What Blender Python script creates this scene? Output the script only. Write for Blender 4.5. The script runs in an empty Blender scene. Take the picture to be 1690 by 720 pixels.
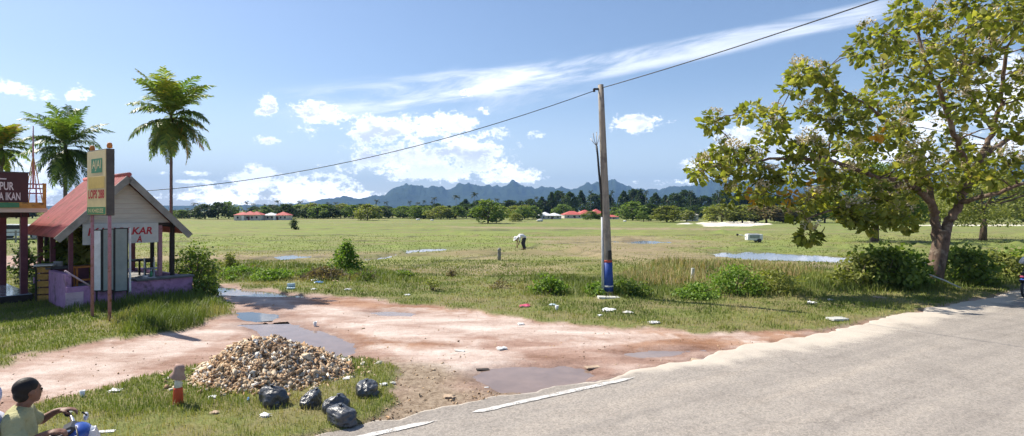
import bpy, bmesh, math, random
import numpy as np
from mathutils import Vector, Matrix
random.seed(7); RNG = np.random.default_rng(7)
scene = bpy.context.scene
COL = scene.collection
F = 900.0; CX = 845.0; HY = 347.0; CAMZ = 2.5
def at(px, py, z=0.0):
    Y = (CAMZ - z) * F / (py - HY)
    return Vector(((px - CX) / F * Y, Y, z))
def atd(px, py, Y):
    return Vector(((px - CX) / F * Y, Y, CAMZ - (py - HY) / F * Y))
R = math.radians
# ---------------------------------------------------------------- noise
def _hash(ix, iy, seed):
    h = (ix.astype(np.int64) * 374761393 + iy.astype(np.int64) * 668265263 + seed * 974634777) & 0xFFFFFFFF
    h = ((h ^ (h >> 13)) * 1274126177) & 0xFFFFFFFF
    h = h ^ (h >> 16)
    return (h & 0xFFFFFF) / float(0xFFFFFF)
def vnoise(x, y, seed=0):
    ix = np.floor(x); iy = np.floor(y); fx = x - ix; fy = y - iy
    fx = fx * fx * (3 - 2 * fx); fy = fy * fy * (3 - 2 * fy)
    a = _hash(ix, iy, seed); b = _hash(ix + 1, iy, seed); c = _hash(ix, iy + 1, seed); d = _hash(ix + 1, iy + 1, seed)
    return (a * (1 - fx) + b * fx) * (1 - fy) + (c * (1 - fx) + d * fx) * fy
def fbm(x, y, seed=0, octv=4):
    s = 0; amp = 0.5; t = 0
    for k in range(octv):
        s = s + amp * vnoise(x * 2 ** k, y * 2 ** k, seed + k * 17); t += amp; amp *= 0.5
    return s / t
def sstep(a, b, x):
    t = np.clip((x - a) / (b - a), 0, 1); return t * t * (3 - 2 * t)
def sdpoly(P, X, Y):
    """signed distance to polygon, positive inside"""
    n = len(P); d = np.full(X.shape, 1e9); ins = np.zeros(X.shape, bool)
    for i in range(n):
        ax, ay = P[i][0], P[i][1]; bx, by = P[(i + 1) % n][0], P[(i + 1) % n][1]
        ex, ey = bx - ax, by - ay
        t = np.clip(((X - ax) * ex + (Y - ay) * ey) / (ex * ex + ey * ey + 1e-12), 0, 1)
        d = np.minimum(d, np.hypot(X - ax - t * ex, Y - ay - t * ey))
        c = (ay > Y) != (by > Y)
        ins ^= c & (X < (bx - ax) * (Y - ay) / (by - ay + 1e-12) + ax)
    return np.where(ins, d, -d)
def Wp(pts, z=0.0):
    return [at(a, b, z) for a, b in pts]
# ---------------------------------------------------------------- materials
def new_mat(name):
    m = bpy.data.materials.new(name); m.use_nodes = True
    nt = m.node_tree; b = nt.nodes['Principled BSDF']
    return m, nt, b
def lk(nt, a, b): nt.links.new(a, b)
def noise_node(nt, scale, detail=4, rough=0.6, vec=None, coord='Object', dist=0.0, stretch=None):
    n = nt.nodes.new('ShaderNodeTexNoise'); n.inputs['Scale'].default_value = scale
    n.inputs['Detail'].default_value = detail; n.inputs['Roughness'].default_value = rough
    n.inputs['Distortion'].default_value = dist
    if vec is None:
        tc = nt.nodes.new('ShaderNodeTexCoord'); vec = tc.outputs[coord]
    if stretch:
        mp = nt.nodes.new('ShaderNodeMapping'); mp.inputs['Scale'].default_value = stretch
        lk(nt, vec, mp.inputs['Vector']); vec = mp.outputs[0]
    lk(nt, vec, n.inputs['Vector'])
    return n
def ramp(nt, fac, stops):
    r = nt.nodes.new('ShaderNodeValToRGB')
    e = r.color_ramp.elements
    while len(e) < len(stops): e.new(0.5)
    for i, (p, c) in enumerate(stops):
        e[i].position = p; e[i].color = (*c, 1) if len(c) == 3 else c
    lk(nt, fac, r.inputs['Fac']); return r
def mixc(nt, fac, a, b, mode='MIX'):
    m = nt.nodes.new('ShaderNodeMix'); m.data_type = 'RGBA'; m.blend_type = mode
    for inp, v in ((m.inputs[0], fac), (m.inputs[6], a), (m.inputs[7], b)):
        if isinstance(v, (int, float)): inp.default_value = v
        elif isinstance(v, tuple): inp.default_value = (*v, 1) if len(v) == 3 else v
        else: lk(nt, v, inp)
    return m.outputs[2]
def mth(nt, op, a, b=None, clamp=False):
    m = nt.nodes.new('ShaderNodeMath'); m.operation = op; m.use_clamp = clamp
    for i, v in enumerate((a, b)):
        if v is None: continue
        if isinstance(v, (int, float)): m.inputs[i].default_value = v
        else: lk(nt, v, m.inputs[i])
    return m.outputs[0]
def bump(nt, b, h, strength=0.3, dist=0.02):
    bp = nt.nodes.new('ShaderNodeBump'); bp.inputs['Strength'].default_value = strength
    bp.inputs['Distance'].default_value = dist
    lk(nt, h, bp.inputs['Height']); lk(nt, bp.outputs[0], b.inputs['Normal'])
def pmat(name, c1, c2=None, scale=6, rough=0.8, bs=0.2, bd=0.01, metal=0.0, spec=0.3, stretch=None, c3=None, s3=1.5):
    m, nt, b = new_mat(name)
    c2 = c2 or tuple(v * 0.7 for v in c1)
    n = noise_node(nt, scale, 5, 0.65, stretch=stretch)
    r = ramp(nt, n.outputs['Fac'], [(0.32, c2), (0.62, c1)])
    out = r.outputs[0]
    if c3:
        n3 = noise_node(nt, s3, 4, 0.7)
        f = ramp(nt, n3.outputs['Fac'], [(0.52, (0, 0, 0)), (0.66, (1, 1, 1))])
        out = mixc(nt, f.outputs[0], out, c3)
    lk(nt, out, b.inputs['Base Color'])
    b.inputs['Roughness'].default_value = rough; b.inputs['Metallic'].default_value = metal
    b.inputs['Specular IOR Level'].default_value = spec
    if bs: bump(nt, b, n.outputs['Fac'], bs, bd)
    return m
def leafmat(name, stops, rough=0.55, trans=0.35, spec=0.3, tboost=(1.35, 1.45, 0.6), upn=0.0):
    """foliage: colour picked by the per-leaf attribute 'tint' with a little noise"""
    m, nt, b = new_mat(name)
    a = nt.nodes.new('ShaderNodeAttribute'); a.attribute_name = 'tint'
    n = noise_node(nt, 0.9, 3, 0.6)
    f = mth(nt, 'ADD', a.outputs['Fac'], mth(nt, 'MULTIPLY', mth(nt, 'SUBTRACT', n.outputs['Fac'], 0.5), 0.5))
    r = ramp(nt, f, stops)
    lk(nt, r.outputs[0], b.inputs['Base Color'])
    b.inputs['Roughness'].default_value = rough; b.inputs['Specular IOR Level'].default_value = spec
    t = nt.nodes.new('ShaderNodeBsdfTranslucent')
    if upn:      # shading normals tilted skyward so upright blades come out softly lit, not dark
        g = nt.nodes.new('ShaderNodeNewGeometry'); vm = nt.nodes.new('ShaderNodeVectorMath'); vm.operation = 'MULTIPLY_ADD'
        lk(nt, g.outputs['Normal'], vm.inputs[0]); vm.inputs[1].default_value = (1 - upn,) * 3; vm.inputs[2].default_value = (0, 0, upn)
        vn = nt.nodes.new('ShaderNodeVectorMath'); vn.operation = 'NORMALIZE'; lk(nt, vm.outputs[0], vn.inputs[0])
        lk(nt, vn.outputs[0], b.inputs['Normal'])
    tc = mixc(nt, 1.0, r.outputs[0], tuple(tboost), 'MULTIPLY'); lk(nt, tc, t.inputs['Color'])
    mx = nt.nodes.new('ShaderNodeMixShader'); mx.inputs[0].default_value = trans
    lk(nt, b.outputs[0], mx.inputs[1]); lk(nt, t.outputs[0], mx.inputs[2])
    lk(nt, mx.outputs[0], nt.nodes['Material Output'].inputs['Surface'])
    return m
# ---------------------------------------------------------------- objects
def tag(o, label=None, cat=None, group=None, kind=None):
    if label: o['label'] = label
    if cat: o['category'] = cat
    if group: o['group'] = group
    if kind: o['kind'] = kind
    return o
def empty(name, loc, rz=0.0):
    o = bpy.data.objects.new(name, None); COL.objects.link(o)
    o.location = loc; o.rotation_euler = (0, 0, rz); o.empty_display_size = 0.2
    return o
def np_mesh(name, V, tris=None, quads=None, mat=None, parent=None, smooth=False, tint=None, attrs=None, mats=None, midx=None):
    V = np.asarray(V, np.float32).reshape(-1, 3)
    T = np.zeros((0, 3), np.int32) if tris is None else np.asarray(tris, np.int32).reshape(-1, 3)
    Q = np.zeros((0, 4), np.int32) if quads is None else np.asarray(quads, np.int32).reshape(-1, 4)
    me = bpy.data.meshes.new(name)
    me.vertices.add(len(V)); me.vertices.foreach_set('co', V.ravel())
    nl = T.size + Q.size; me.loops.add(nl)
    me.loops.foreach_set('vertex_index', np.concatenate([T.ravel(), Q.ravel()]).astype(np.int32))
    me.polygons.add(len(T) + len(Q))
    ls = np.concatenate([np.arange(len(T)) * 3, T.size + np.arange(len(Q)) * 4]).astype(np.int32)
    me.polygons.foreach_set('loop_start', ls)
    if midx is not None: me.polygons.foreach_set('material_index', np.asarray(midx, np.int32))
    me.update(calc_edges=True); me.validate()
    if smooth: me.polygons.foreach_set('use_smooth', np.ones(len(me.polygons), bool))
    if tint is not None:
        a = me.attributes.new('tint', 'FLOAT', 'POINT'); a.data.foreach_set('value', np.asarray(tint, np.float32))
    for k, v in (attrs or {}).items():
        a = me.attributes.new(k, 'FLOAT', 'POINT'); a.data.foreach_set('value', np.asarray(v, np.float32))
    for m in (mats or ([mat] if mat else [])): me.materials.append(m)
    o = bpy.data.objects.new(name, me); COL.objects.link(o)
    if parent: o.parent = parent
    return o
class MB:
    """collects shapes; build() links them as ONE mesh object"""
    def __init__(s): s.bm = bmesh.new()
    def _add(s, fn, mtx):
        r = fn(); bmesh.ops.transform(s.bm, matrix=mtx, verts=r['verts']); return r['verts']
    def box(s, c, d, rot=(0, 0, 0), bev=0.0):
        M = Matrix.Translation(c) @ Matrix.Rotation(rot[2], 4, 'Z') @ Matrix.Rotation(rot[1], 4, 'Y') @ Matrix.Rotation(rot[0], 4, 'X') @ Matrix.Diagonal((*d, 1))
        vs = s._add(lambda: bmesh.ops.create_cube(s.bm, size=1.0), M)
        if bev > 0:
            es = list({e for v in vs for e in v.link_edges})
            bmesh.ops.bevel(s.bm, geom=es, offset=bev, segments=1, affect='EDGES', profile=0.5)
        return s
    def tube(s, pts, r, n=8, cap=True):
        pts = [Vector(p) for p in pts]; rr = r if isinstance(r, (list, tuple)) else [r] * len(pts)
        rings = []; up = None
        for i, p in enumerate(pts):
            d = (pts[min(i + 1, len(pts) - 1)] - pts[max(i - 1, 0)]).normalized()
            if up is None: up = Vector((0, 0, 1)) if abs(d.z) < 0.9 else Vector((1, 0, 0))
            a = d.cross(up).normalized(); b = a.cross(d).normalized(); up = b
            rings.append([s.bm.verts.new(p + (a * math.cos(t) + b * math.sin(t)) * rr[i]) for t in [2 * math.pi * k / n for k in range(n)]])
        for i in range(len(rings) - 1):
            for k in range(n):
                f = s.bm.faces.new((rings[i][k], rings[i][(k + 1) % n], rings[i + 1][(k + 1) % n], rings[i + 1][k])); f.smooth = True
        if cap:
            s.bm.faces.new(rings[0][::-1]); s.bm.faces.new(rings[-1])
        return s
    def lathe(s, prof, c=(0, 0, 0), n=20, sx=1, sy=1):
        rings = []
        for r, z in prof:
            rings.append([s.bm.verts.new((c[0] + r * sx * math.cos(2 * math.pi * k / n), c[1] + r * sy * math.sin(2 * math.pi * k / n), c[2] + z)) for k in range(n)])
        for i in range(len(rings) - 1):
            for k in range(n):
                f = s.bm.faces.new((rings[i][k], rings[i][(k + 1) % n], rings[i + 1][(k + 1) % n], rings[i + 1][k])); f.smooth = True
        s.bm.faces.new(rings[0][::-1]); s.bm.faces.new(rings[-1])
        return s
    def prism(s, poly, a, b):
        """poly of 3D points extruded by vector b-a"""
        d = Vector(b) - Vector(a)
        v0 = [s.bm.verts.new(Vector(p)) for p in poly]; v1 = [s.bm.verts.new(Vector(p) + d) for p in poly]
        s.bm.faces.new(v0[::-1]); s.bm.faces.new(v1)
        n = len(poly)
        for k in range(n): s.bm.faces.new((v0[k], v0[(k + 1) % n], v1[(k + 1) % n], v1[k]))
        return s
    def face(s, pts): s.bm.faces.new([s.bm.verts.new(Vector(p)) for p in pts]); return s
    def ball(s, c, r, sub=2, jit=0.0, seed=0):
        M = Matrix.Translation(c) @ Matrix.Diagonal((r[0], r[1], r[2], 1)) if isinstance(r, (tuple, list)) else Matrix.Translation(c) @ Matrix.Scale(r, 4)
        rd = random.Random(seed)
        vs = bmesh.ops.create_icosphere(s.bm, subdivisions=sub, radius=1.0)['verts']
        for v in vs: v.co *= 1 + rd.uniform(-jit, jit)
        bmesh.ops.transform(s.bm, matrix=M, verts=vs)
        for v in vs:
            for f in v.link_faces: f.smooth = True
        return s
    def build(s, name, mat, parent=None, noorm=False):
        bmesh.ops.recalc_face_normals(s.bm, faces=s.bm.faces[:])
        me = bpy.data.meshes.new(name); s.bm.to_mesh(me); s.bm.free()
        if mat: me.materials.append(mat)
        o = bpy.data.objects.new(name, me); COL.objects.link(o)
        if parent: o.parent = parent
        return o
def kids(o): return [c for c in bpy.data.objects if c.parent == o]
CH = {}
def copy_tree(o, parent=None):
    c = o.copy(); COL.objects.link(c); c.parent = parent
    for ch in kids(o): copy_tree(ch, c)
    return c
def text(name, s, size, mat, parent, loc, rot, extrude=0.003, sx=1.0, shear=0.0, bold=0.0, align='LEFT'):
    cu = bpy.data.curves.new(name, 'FONT'); cu.body = s; cu.size = size; cu.extrude = extrude; cu.shear = shear; cu.offset = bold
    cu.align_x = align; cu.resolution_u = 3
    t = bpy.data.objects.new('tmp', cu); COL.objects.link(t)
    bpy.context.view_layer.update()
    me = bpy.data.meshes.new_from_object(t.evaluated_get(bpy.context.evaluated_depsgraph_get()))
    bpy.data.objects.remove(t)
    for v in me.vertices: v.co.x *= sx
    me.materials.clear(); me.materials.append(mat)
    o = bpy.data.objects.new(name, me); COL.objects.link(o); o.parent = parent
    o.location = loc; o.rotation_euler = rot
    return o
# ---------------------------------------------------------------- foliage builders (numpy)
def rot_frames(n, rng, flat=0.0):
    """random orthonormal frames: long axis a, side b, normal c"""
    a = rng.normal(size=(n, 3)); a[:, 2] -= flat; a /= np.linalg.norm(a, axis=1)[:, None]
    h = rng.normal(size=(n, 3)); b = np.cross(a, h); b /= np.linalg.norm(b, axis=1)[:, None]
    c = np.cross(a, b); return a, b, c
def leaves(P, size, rng, droop=0.4, tint=None, wid=0.45, simple=False, out=None, fold=0.15):
    """one folded leaf per point; P (n,3); returns V, Q/T arrays and tint"""
    n = len(P); a, b, c = rot_frames(n, rng, droop)
    if out is not None:
        a = a * 0.8 + out * 0.9; a[:, 2] -= 0.2; a /= np.linalg.norm(a, axis=1)[:, None]
        h = rng.normal(size=(n, 3)) * 0.6 + np.array([0, 0, 1.0]); b = np.cross(a, h); b /= np.linalg.norm(b, axis=1)[:, None]; c = np.cross(a, b)
    s = (size * rng.uniform(0.65, 1.3, n))[:, None]
    if tint is None: tint = rng.uniform(0, 1, n)
    if simple:
        V = np.stack([P, P + a * s * .5 + b * s * wid, P + a * s, P + a * s * .5 - b * s * wid], 1)
        i = np.arange(n)[:, None] * 4
        return V.reshape(-1, 3), np.zeros((0, 3), int), i + np.array([0, 1, 2, 3]), np.repeat(tint, 4)
    k = c * s * fold
    V = np.stack([P, P + a * s * .3 + b * s * wid * .85 + k, P + a * s * .3 - b * s * wid * .85 + k,
                  P + a * s * .72 + b * s * wid * .75 + k * .6, P + a * s * .72 - b * s * wid * .75 + k * .6,
                  P + a * s - k * .6, P + a * s * .5], 1)
    i = np.arange(n)[:, None] * 7
    Q = np.concatenate([i + np.array([0, 1, 3, 6]), i + np.array([0, 6, 4, 2])])
    T = np.concatenate([i + np.array([6, 3, 5]), i + np.array([6, 5, 4])])
    return V.reshape(-1, 3), T, Q, np.repeat(tint, 7)
def ball_pts(n, c, r, rng, shell=0.55):
    d = rng.normal(size=(n, 3)); d /= np.linalg.norm(d, axis=1)[:, None]
    rad = rng.uniform(shell ** 3, 1, n) ** (1 / 3)
    return np.asarray(c) + d * rad[:, None] * np.asarray(r), d
def blades(P, h, w, rng, lean=0.35, tint=None):
    """P (n,3), h,w (n,) -> bent blades of 5 verts / 3 tris"""
    n = len(P); th = rng.uniform(0, 2 * np.pi, n)
    s = np.stack([np.cos(th), np.sin(th), np.zeros(n)], 1) * (w * .5)[:, None]
    ph = rng.uniform(0, 2 * np.pi, n); l = np.abs(rng.normal(0, lean, n)) * h
    L = np.stack([np.cos(ph) * l, np.sin(ph) * l, np.zeros(n)], 1)
    up = np.zeros((n, 3)); up[:, 2] = h
    V = np.stack([P - s, P + s, P - s * .8 + up * .55 + L * .3, P + s * .8 + up * .55 + L * .3, P + up * .95 + L], 1)
    V[:, 0, 2] -= 0.02; V[:, 1, 2] -= 0.02
    i = np.arange(n)[:, None] * 5
    T = np.concatenate([i + np.array([0, 1, 3]), i + np.array([0, 3, 2]), i + np.array([2, 3, 4])])
    return V.reshape(-1, 3), T, np.repeat(tint if tint is not None else rng.uniform(0, 1, n), 5)
def join_lv(parts):
    Vs, Ts, Qs, ts = [], [], [], []; o = 0
    for V, T, Q, t in parts:
        Vs.append(V); Ts.append(np.asarray(T).reshape(-1, 3) + o); Qs.append(np.asarray(Q).reshape(-1, 4) + o); ts.append(t); o += len(V)
    return np.concatenate(Vs), np.concatenate(Ts).astype(int), np.concatenate(Qs).astype(int), np.concatenate(ts)
# ================================================================ camera, light, sky
cam = bpy.data.cameras.new('camera'); cam.sensor_width = 36; cam.lens = 36 * F / 1690
cam.shift_y = -(360 - HY) / 1690; cam.clip_end = 30000; cam.clip_start = 0.05
co = bpy.data.objects.new('camera', cam); COL.objects.link(co); co.location = (0, 0, CAMZ); co.rotation_euler = (R(90), 0, 0)
scene.camera = co
SUN = Vector((-0.74, 0.42, 1.0)).normalized()
sl = bpy.data.lights.new('sun', 'SUN'); sl.energy = 5.0; sl.angle = R(0.53); sl.color = (1.0, 0.93, 0.81)
so = bpy.data.objects.new('sun', sl); COL.objects.link(so); so.rotation_euler = (-SUN).to_track_quat('-Z', 'Y').to_euler()
so.location = (-30, 20, 40)
vs = scene.view_settings; vs.view_transform = 'Standard'; vs.look = 'None'; vs.exposure = 0.72; vs.gamma = 1; vs.use_curve_mapping = False
scene.cycles.use_denoising = True
scene.cycles.max_bounces = 6; scene.cycles.diffuse_bounces = 2; scene.cycles.glossy_bounces = 2; scene.cycles.transmission_bounces = 3
scene.cycles.transparent_max_bounces = 6; scene.cycles.volume_bounces = 0
scene.cycles.use_light_tree = False
w = bpy.data.worlds.new('World'); scene.world = w; w.use_nodes = True
nt = w.node_tree; bg = nt.nodes['Background']
sky = nt.nodes.new('ShaderNodeTexSky'); sky.sky_type = 'NISHITA'; sky.sun_disc = False
sky.sun_elevation = math.asin(SUN.z); sky.sun_rotation = math.atan2(SUN.x, SUN.y)
sky.altitude = 0; sky.air_density = 1.0; sky.dust_density = 0.6; sky.ozone_density = 2.0
class E:
    """tiny expression helper over shader math nodes"""
    def __init__(s, v): s.v = v
    def _op(s, op, o=None, o2=None, clamp=False):
        m = nt.nodes.new('ShaderNodeMath'); m.operation = op; m.use_clamp = clamp
        for i, x in enumerate((s, o, o2)):
            if x is None: continue
            x = x.v if isinstance(x, E) else x
            if isinstance(x, (int, float)): m.inputs[i].default_value = x
            else: nt.links.new(x, m.inputs[i])
        return E(m.outputs[0])
    def __add__(s, o): return s._op('ADD', o)
    __radd__ = __add__
    def __sub__(s, o): return s._op('SUBTRACT', o)
    def __rsub__(s, o): return E(o)._op('SUBTRACT', s)
    def __mul__(s, o): return s._op('MULTIPLY', o)
    __rmul__ = __mul__
    def __truediv__(s, o): return s._op('DIVIDE', o)
    def max(s, o): return s._op('MAXIMUM', o)
    def min(s, o): return s._op('MINIMUM', o)
    def clamp(s): return s._op('ADD', 0.0, clamp=True)
    def sq(s): return s._op('MULTIPLY', s)
def smooth(e, a, b):
    m = nt.nodes.new('ShaderNodeMapRange'); m.interpolation_type = 'SMOOTHSTEP'
    nt.links.new(e.v, m.inputs[0]); m.inputs[1].default_value = a; m.inputs[2].default_value = b
    return E(m.outputs[0])
tc = nt.nodes.new('ShaderNodeTexCoord'); sx = nt.nodes.new('ShaderNodeSeparateXYZ'); lk(nt, tc.outputs['Generated'], sx.inputs[0])
x, y, z = E(sx.outputs[0]), E(sx.outputs[1]), E(sx.outputs[2])
az = x._op('ARCTAN2', y)                       # compass angle, 0 = along +Y
el = z._op('ARCSINE')
def azel(px, py):
    v = Vector(((px - CX) / F, 1, (HY - py) / F)).normalized()
    return math.atan2(v.x, v.y), math.asin(v.z)
def nz(sc, det, rgh, oaz=0.0, oel=0.0, st=1.0, w_=0.0, dist=0.0):
    cv = nt.nodes.new('ShaderNodeCombineXYZ')
    nt.links.new((az + oaz).v, cv.inputs[0]); nt.links.new(((el + oel) * st).v, cv.inputs[1]); cv.inputs[2].default_value = w_
    n = nt.nodes.new('ShaderNodeTexNoise'); n.inputs['Scale'].default_value = sc; n.inputs['Detail'].default_value = det
    n.inputs['Roughness'].default_value = rgh; n.inputs['Distortion'].default_value = dist
    nt.links.new(cv.outputs[0], n.inputs['Vector']); return E(n.outputs['Fac'])
n1 = nz(16, 7, 0.6, st=1.5); n2 = nz(16, 7, 0.6, oaz=0.012, oel=-0.016, st=1.5); nbig = nz(85, 5, 0.7, st=1.4, w_=3.3)
# cumulus banks: (px, py, half width, half height) of each heap, turned into compass angles
BL = [(650,215,62,26),(700,210,40,22),(745,203,42,17),(610,225,30,14),(815,222,28,12),(700,262,118,28),(640,268,60,26),(770,255,68,30),(800,275,55,22),(740,285,90,14),
      (530,187,40,18),(510,216,34,12),(565,190,30,9),(440,175,16,16),(430,185,14,10),(440,232,22,9),(767,154,16,9),(800,181,14,9),(883,223,15,9),
      (1048,204,46,12),(1075,200,25,9),(128,153,22,13),(850,288,50,12),(890,284,18,7),(830,292,80,10),
      (430,300,34,24),(400,310,44,24),(380,322,70,16),(520,305,58,17),(500,318,80,16),(560,325,70,10),(320,325,40,10),(300,286,60,4),(330,300,50,3),
      (60,290,50,46),(20,300,60,40),(30,150,50,15),(1165,270,40,12),(1200,255,30,14),(1230,235,60,26),(1300,240,60,30),(1120,300,60,6),
      (1530,225,36,28),(1560,190,30,14),(1600,238,60,24),(1670,180,60,70),(1660,240,60,30),(1500,250,60,20),(1400,262,60,16),(1680,120,40,30),
      (1900,200,160,60),(-250,220,150,60),(845,330,420,5)]
env = None; low = None
for (bx, by, rx, ry) in BL:
    a0, e0 = azel(bx, by); a1, _ = azel(bx + rx, by); a2, _ = azel(bx - rx, by); _, e1 = azel(bx, by - ry)
    ra = max(abs(a1 - a2) / 2, 0.006); re = max(abs(e1 - e0), 0.004)
    wt_ = 1.0 if rx * ry > 420 else .55
    d = wt_ - (((az - a0) * (1 / ra)).sq() + ((el - e0) * (1 / re)).sq())
    env = d if env is None else env.max(d)
env = env.max(-3.4)
den = env + (n1 - 0.5) * 6.5 + (nbig - 0.5) * 5.0 + 0.22
cum = smooth(den, -0.25, 1.1)
core = smooth(den, 0.3, 1.3)
relief = ((n1 - n2) * 7.0 + 0.5).clamp()
under = smooth(nz(9, 4, 0.55, w_=7.7, st=1.6), 0.46, 0.62)
# long thin streak of cirrus: a band between two bearings
pa, pb = azel(500, 172), azel(1500, 2)
L = math.hypot(pb[0] - pa[0], pb[1] - pa[1]); ux, uy = (pb[0] - pa[0]) / L, (pb[1] - pa[1]) / L
s_ = (az - pa[0]) * (ux / L) + (el - pa[1]) * (uy / L)
t_ = (az - pa[0]) * (-uy) + (el - pa[1]) * ux + (s_ - 0.5).sq() * 0.05 - 0.012
cv = nt.nodes.new('ShaderNodeCombineXYZ'); nt.links.new((s_ * 1.0).v, cv.inputs[0]); nt.links.new((t_ * 6.0).v, cv.inputs[1])
nn = nt.nodes.new('ShaderNodeTexNoise'); nn.inputs['Scale'].default_value = 4.5; nn.inputs['Detail'].default_value = 7; nn.inputs['Roughness'].default_value = 0.62; nn.inputs['Distortion'].default_value = 0.5
nt.links.new(cv.outputs[0], nn.inputs['Vector']); nc = E(nn.outputs['Fac'])
wd = 0.034 - 0.018 * s_
band = smooth(1.0 - (t_ / wd.max(0.008)).sq(), -0.2, 0.9) * smooth(s_, -0.12, 0.2) * (1.0 - smooth(s_, 0.93, 1.02))
band2 = smooth(1.0 - ((t_ + 0.012) / 0.055).sq(), 0.0, 1.0) * smooth(s_, -0.1, 0.12) * (1.0 - smooth(s_, 0.35, 0.62)) * 0.45
cir = (band * smooth(nc, 0.33, 0.68) * 0.85 + band2 * smooth(nc, 0.42, 0.7)).clamp() * 0.85
# thin veil toward the horizon
veil = (1.0 - smooth(el, 0.0, 0.24)) * 0.36 + smooth(az, -0.35, -0.85) * 0.0
STR = 0.080
white = (14.5, 14.6, 14.9); grey = (7.6, 8.3, 9.8)
ccol = mixc(nt, (relief * 0.75 + (1.0 - under) * 0.5 * core - 0.15).clamp().v, white, grey)
ccol = mixc(nt, (core * (1.35 - under)).clamp().v, white, ccol)
ccol = mixc(nt, (1.0 - smooth(el, 0.01, 0.11)).v, ccol, (30.0, 30.0, 30.5))
base = mixc(nt, 1.0, sky.outputs[0], (1.20, 1.18, 1.20), 'MULTIPLY')
base = mixc(nt, veil.v, base, (11.0, 12.2, 14.0))
base = mixc(nt, cir.v, base, (11.2, 11.6, 12.4))
base = mixc(nt, cum.v, base, ccol)
lk(nt, base, bg.inputs['Color']); bg.inputs['Strength'].default_value = STR
w.cycles.sampling_method = 'MANUAL'; w.cycles.sample_map_resolution = 512
# ================================================================ air
hz = MB().box((0, 1500, 205), (15000, 11000, 422)).build('haze', None); hz['kind'] = 'stuff'
hm = bpy.data.materials.new('haze'); hm.use_nodes = True; hn = hm.node_tree; hn.nodes.clear()
ho = hn.nodes.new('ShaderNodeOutputMaterial'); hv = hn.nodes.new('ShaderNodeVolumePrincipled')
hv.inputs['Color'].default_value = (0.26, 0.47, 0.84, 1); hv.inputs['Density'].default_value = 0.00017; hv.inputs['Anisotropy'].default_value = 0.0
lk(hn, hv.outputs[0], ho.inputs['Volume']); hz.data.materials.append(hm)
hm.cycles.homogeneous_volume = True
# ================================================================ regions of the ground (world polygons)
UD = Vector((0.852, 0.523)); ND = Vector((-0.523, 0.852))     # road direction and its normal toward the field
def road_d(X, Y): return (X - 0.0) * ND.x + (Y - 7.04) * ND.y   # 0 on the painted edge line
DIRT = Wp([(300,462),(400,474),(500,485),(620,495),(720,507),(850,525),(1000,540),(1100,545),(1200,549),(1300,546),(1400,541),(1690,486)]) + \
       [Vector((22,20.6,0)), Vector((24,16,0)), Vector((0,4,0)), Vector((-9,-2,0)), Vector((-14,2,0))] + Wp([(-300,600),(-100,615),(0,605),(60,585),(130,570),(200,562),(300,548),(345,532),(380,517),(378,500),(330,480)])
ISL = Wp([(60,668),(130,655),(200,640),(270,618),(340,600),(420,600),(500,580),(560,590),(610,592),(645,612),(655,640),(640,665),(600,700),(540,722),(400,770),(200,830),(60,850),(-50,830),(-60,720)])
FBR = [Wp([(890,392),(1010,389),(1150,396),(1170,420),(1050,430),(930,424)], -.15), Wp([(300,425),(420,419),(560,424),(520,436),(340,438)], -.15),
       Wp([(660,436),(800,430),(900,440),(860,462),(700,470)], -.15), Wp([(1240,434),(1500,438),(1500,448),(1200,446)], -.15), Wp([(760,420),(850,424),(840,432),(760,430)], -.15)]
FGR = [Wp([(640,384),(800,380),(900,386),(860,400),(740,410),(640,404)], -.15), Wp([(200,376),(560,374),(700,379),(500,384),(220,383)], -.15), Wp([(1120,393),(1300,390),(1560,396),(1540,412),(1200,410)], -.15),
       Wp([(250,396),(420,392),(600,398),(560,412),(300,414)], -.15), Wp([(1000,379),(1200,380),(1180,386),(1020,385)], -.15), Wp([(600,432),(640,426),(700,424),(640,440)], -.15)]
FDK = [Wp(q, -.15) for q in ([(560,470),(640,452),(730,431),(830,420)], [(300,388),(420,390),(560,388),(700,391)], [(240,400),(420,397),(640,398)], [(620,379),(800,381),(1000,379)], [(360,436),(460,424),(560,426),(640,420)], [(420,377),(560,378)],
       [(1000,391),(1200,387),(1400,389)], [(860,412),(900,404),(1010,398)], [(1180,440),(1350,444),(1500,443)], [(300,410),(440,415),(590,413)], [(760,372),(900,371.5),(1100,373)])]
def line_d(P, X, Y):
    d = np.full(X.shape, 1e9)
    for a, b in zip(P[:-1], P[1:]):
        ex, ey = b.x - a.x, b.y - a.y; t = np.clip(((X - a.x) * ex + (Y - a.y) * ey) / (ex * ex + ey * ey), 0, 1); d = np.minimum(d, np.hypot(X - a.x - t * ex, Y - a.y - t * ey))
    return d
BACK = Wp([(-300,408),(60,424),(100,430),(100,450),(62,447),(-300,434)])
PUD = {
 'large': Wp([(788,628),(800,610),(850,603),(900,604),(945,602),(978,608),(985,618),(940,631),(870,642),(820,641)]),
 'road': Wp([(1033,583),(1070,577),(1130,573),(1172,576),(1120,588),(1060,592)]),
 'pile': Wp([(395,534),(470,530),(540,548),(582,565),(582,590),(540,592),(480,580),(430,556)]),
 'blue': Wp([(375,514),(420,512),(458,518),(452,530),(410,529)]),
 'track': Wp([(318,476),(380,474),(450,482),(530,490),(440,489),(350,486)]),
 'rut': Wp([(608,514),(650,513),(690,516),(680,521),(630,520)]),
}
FZ = -0.15
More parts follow.
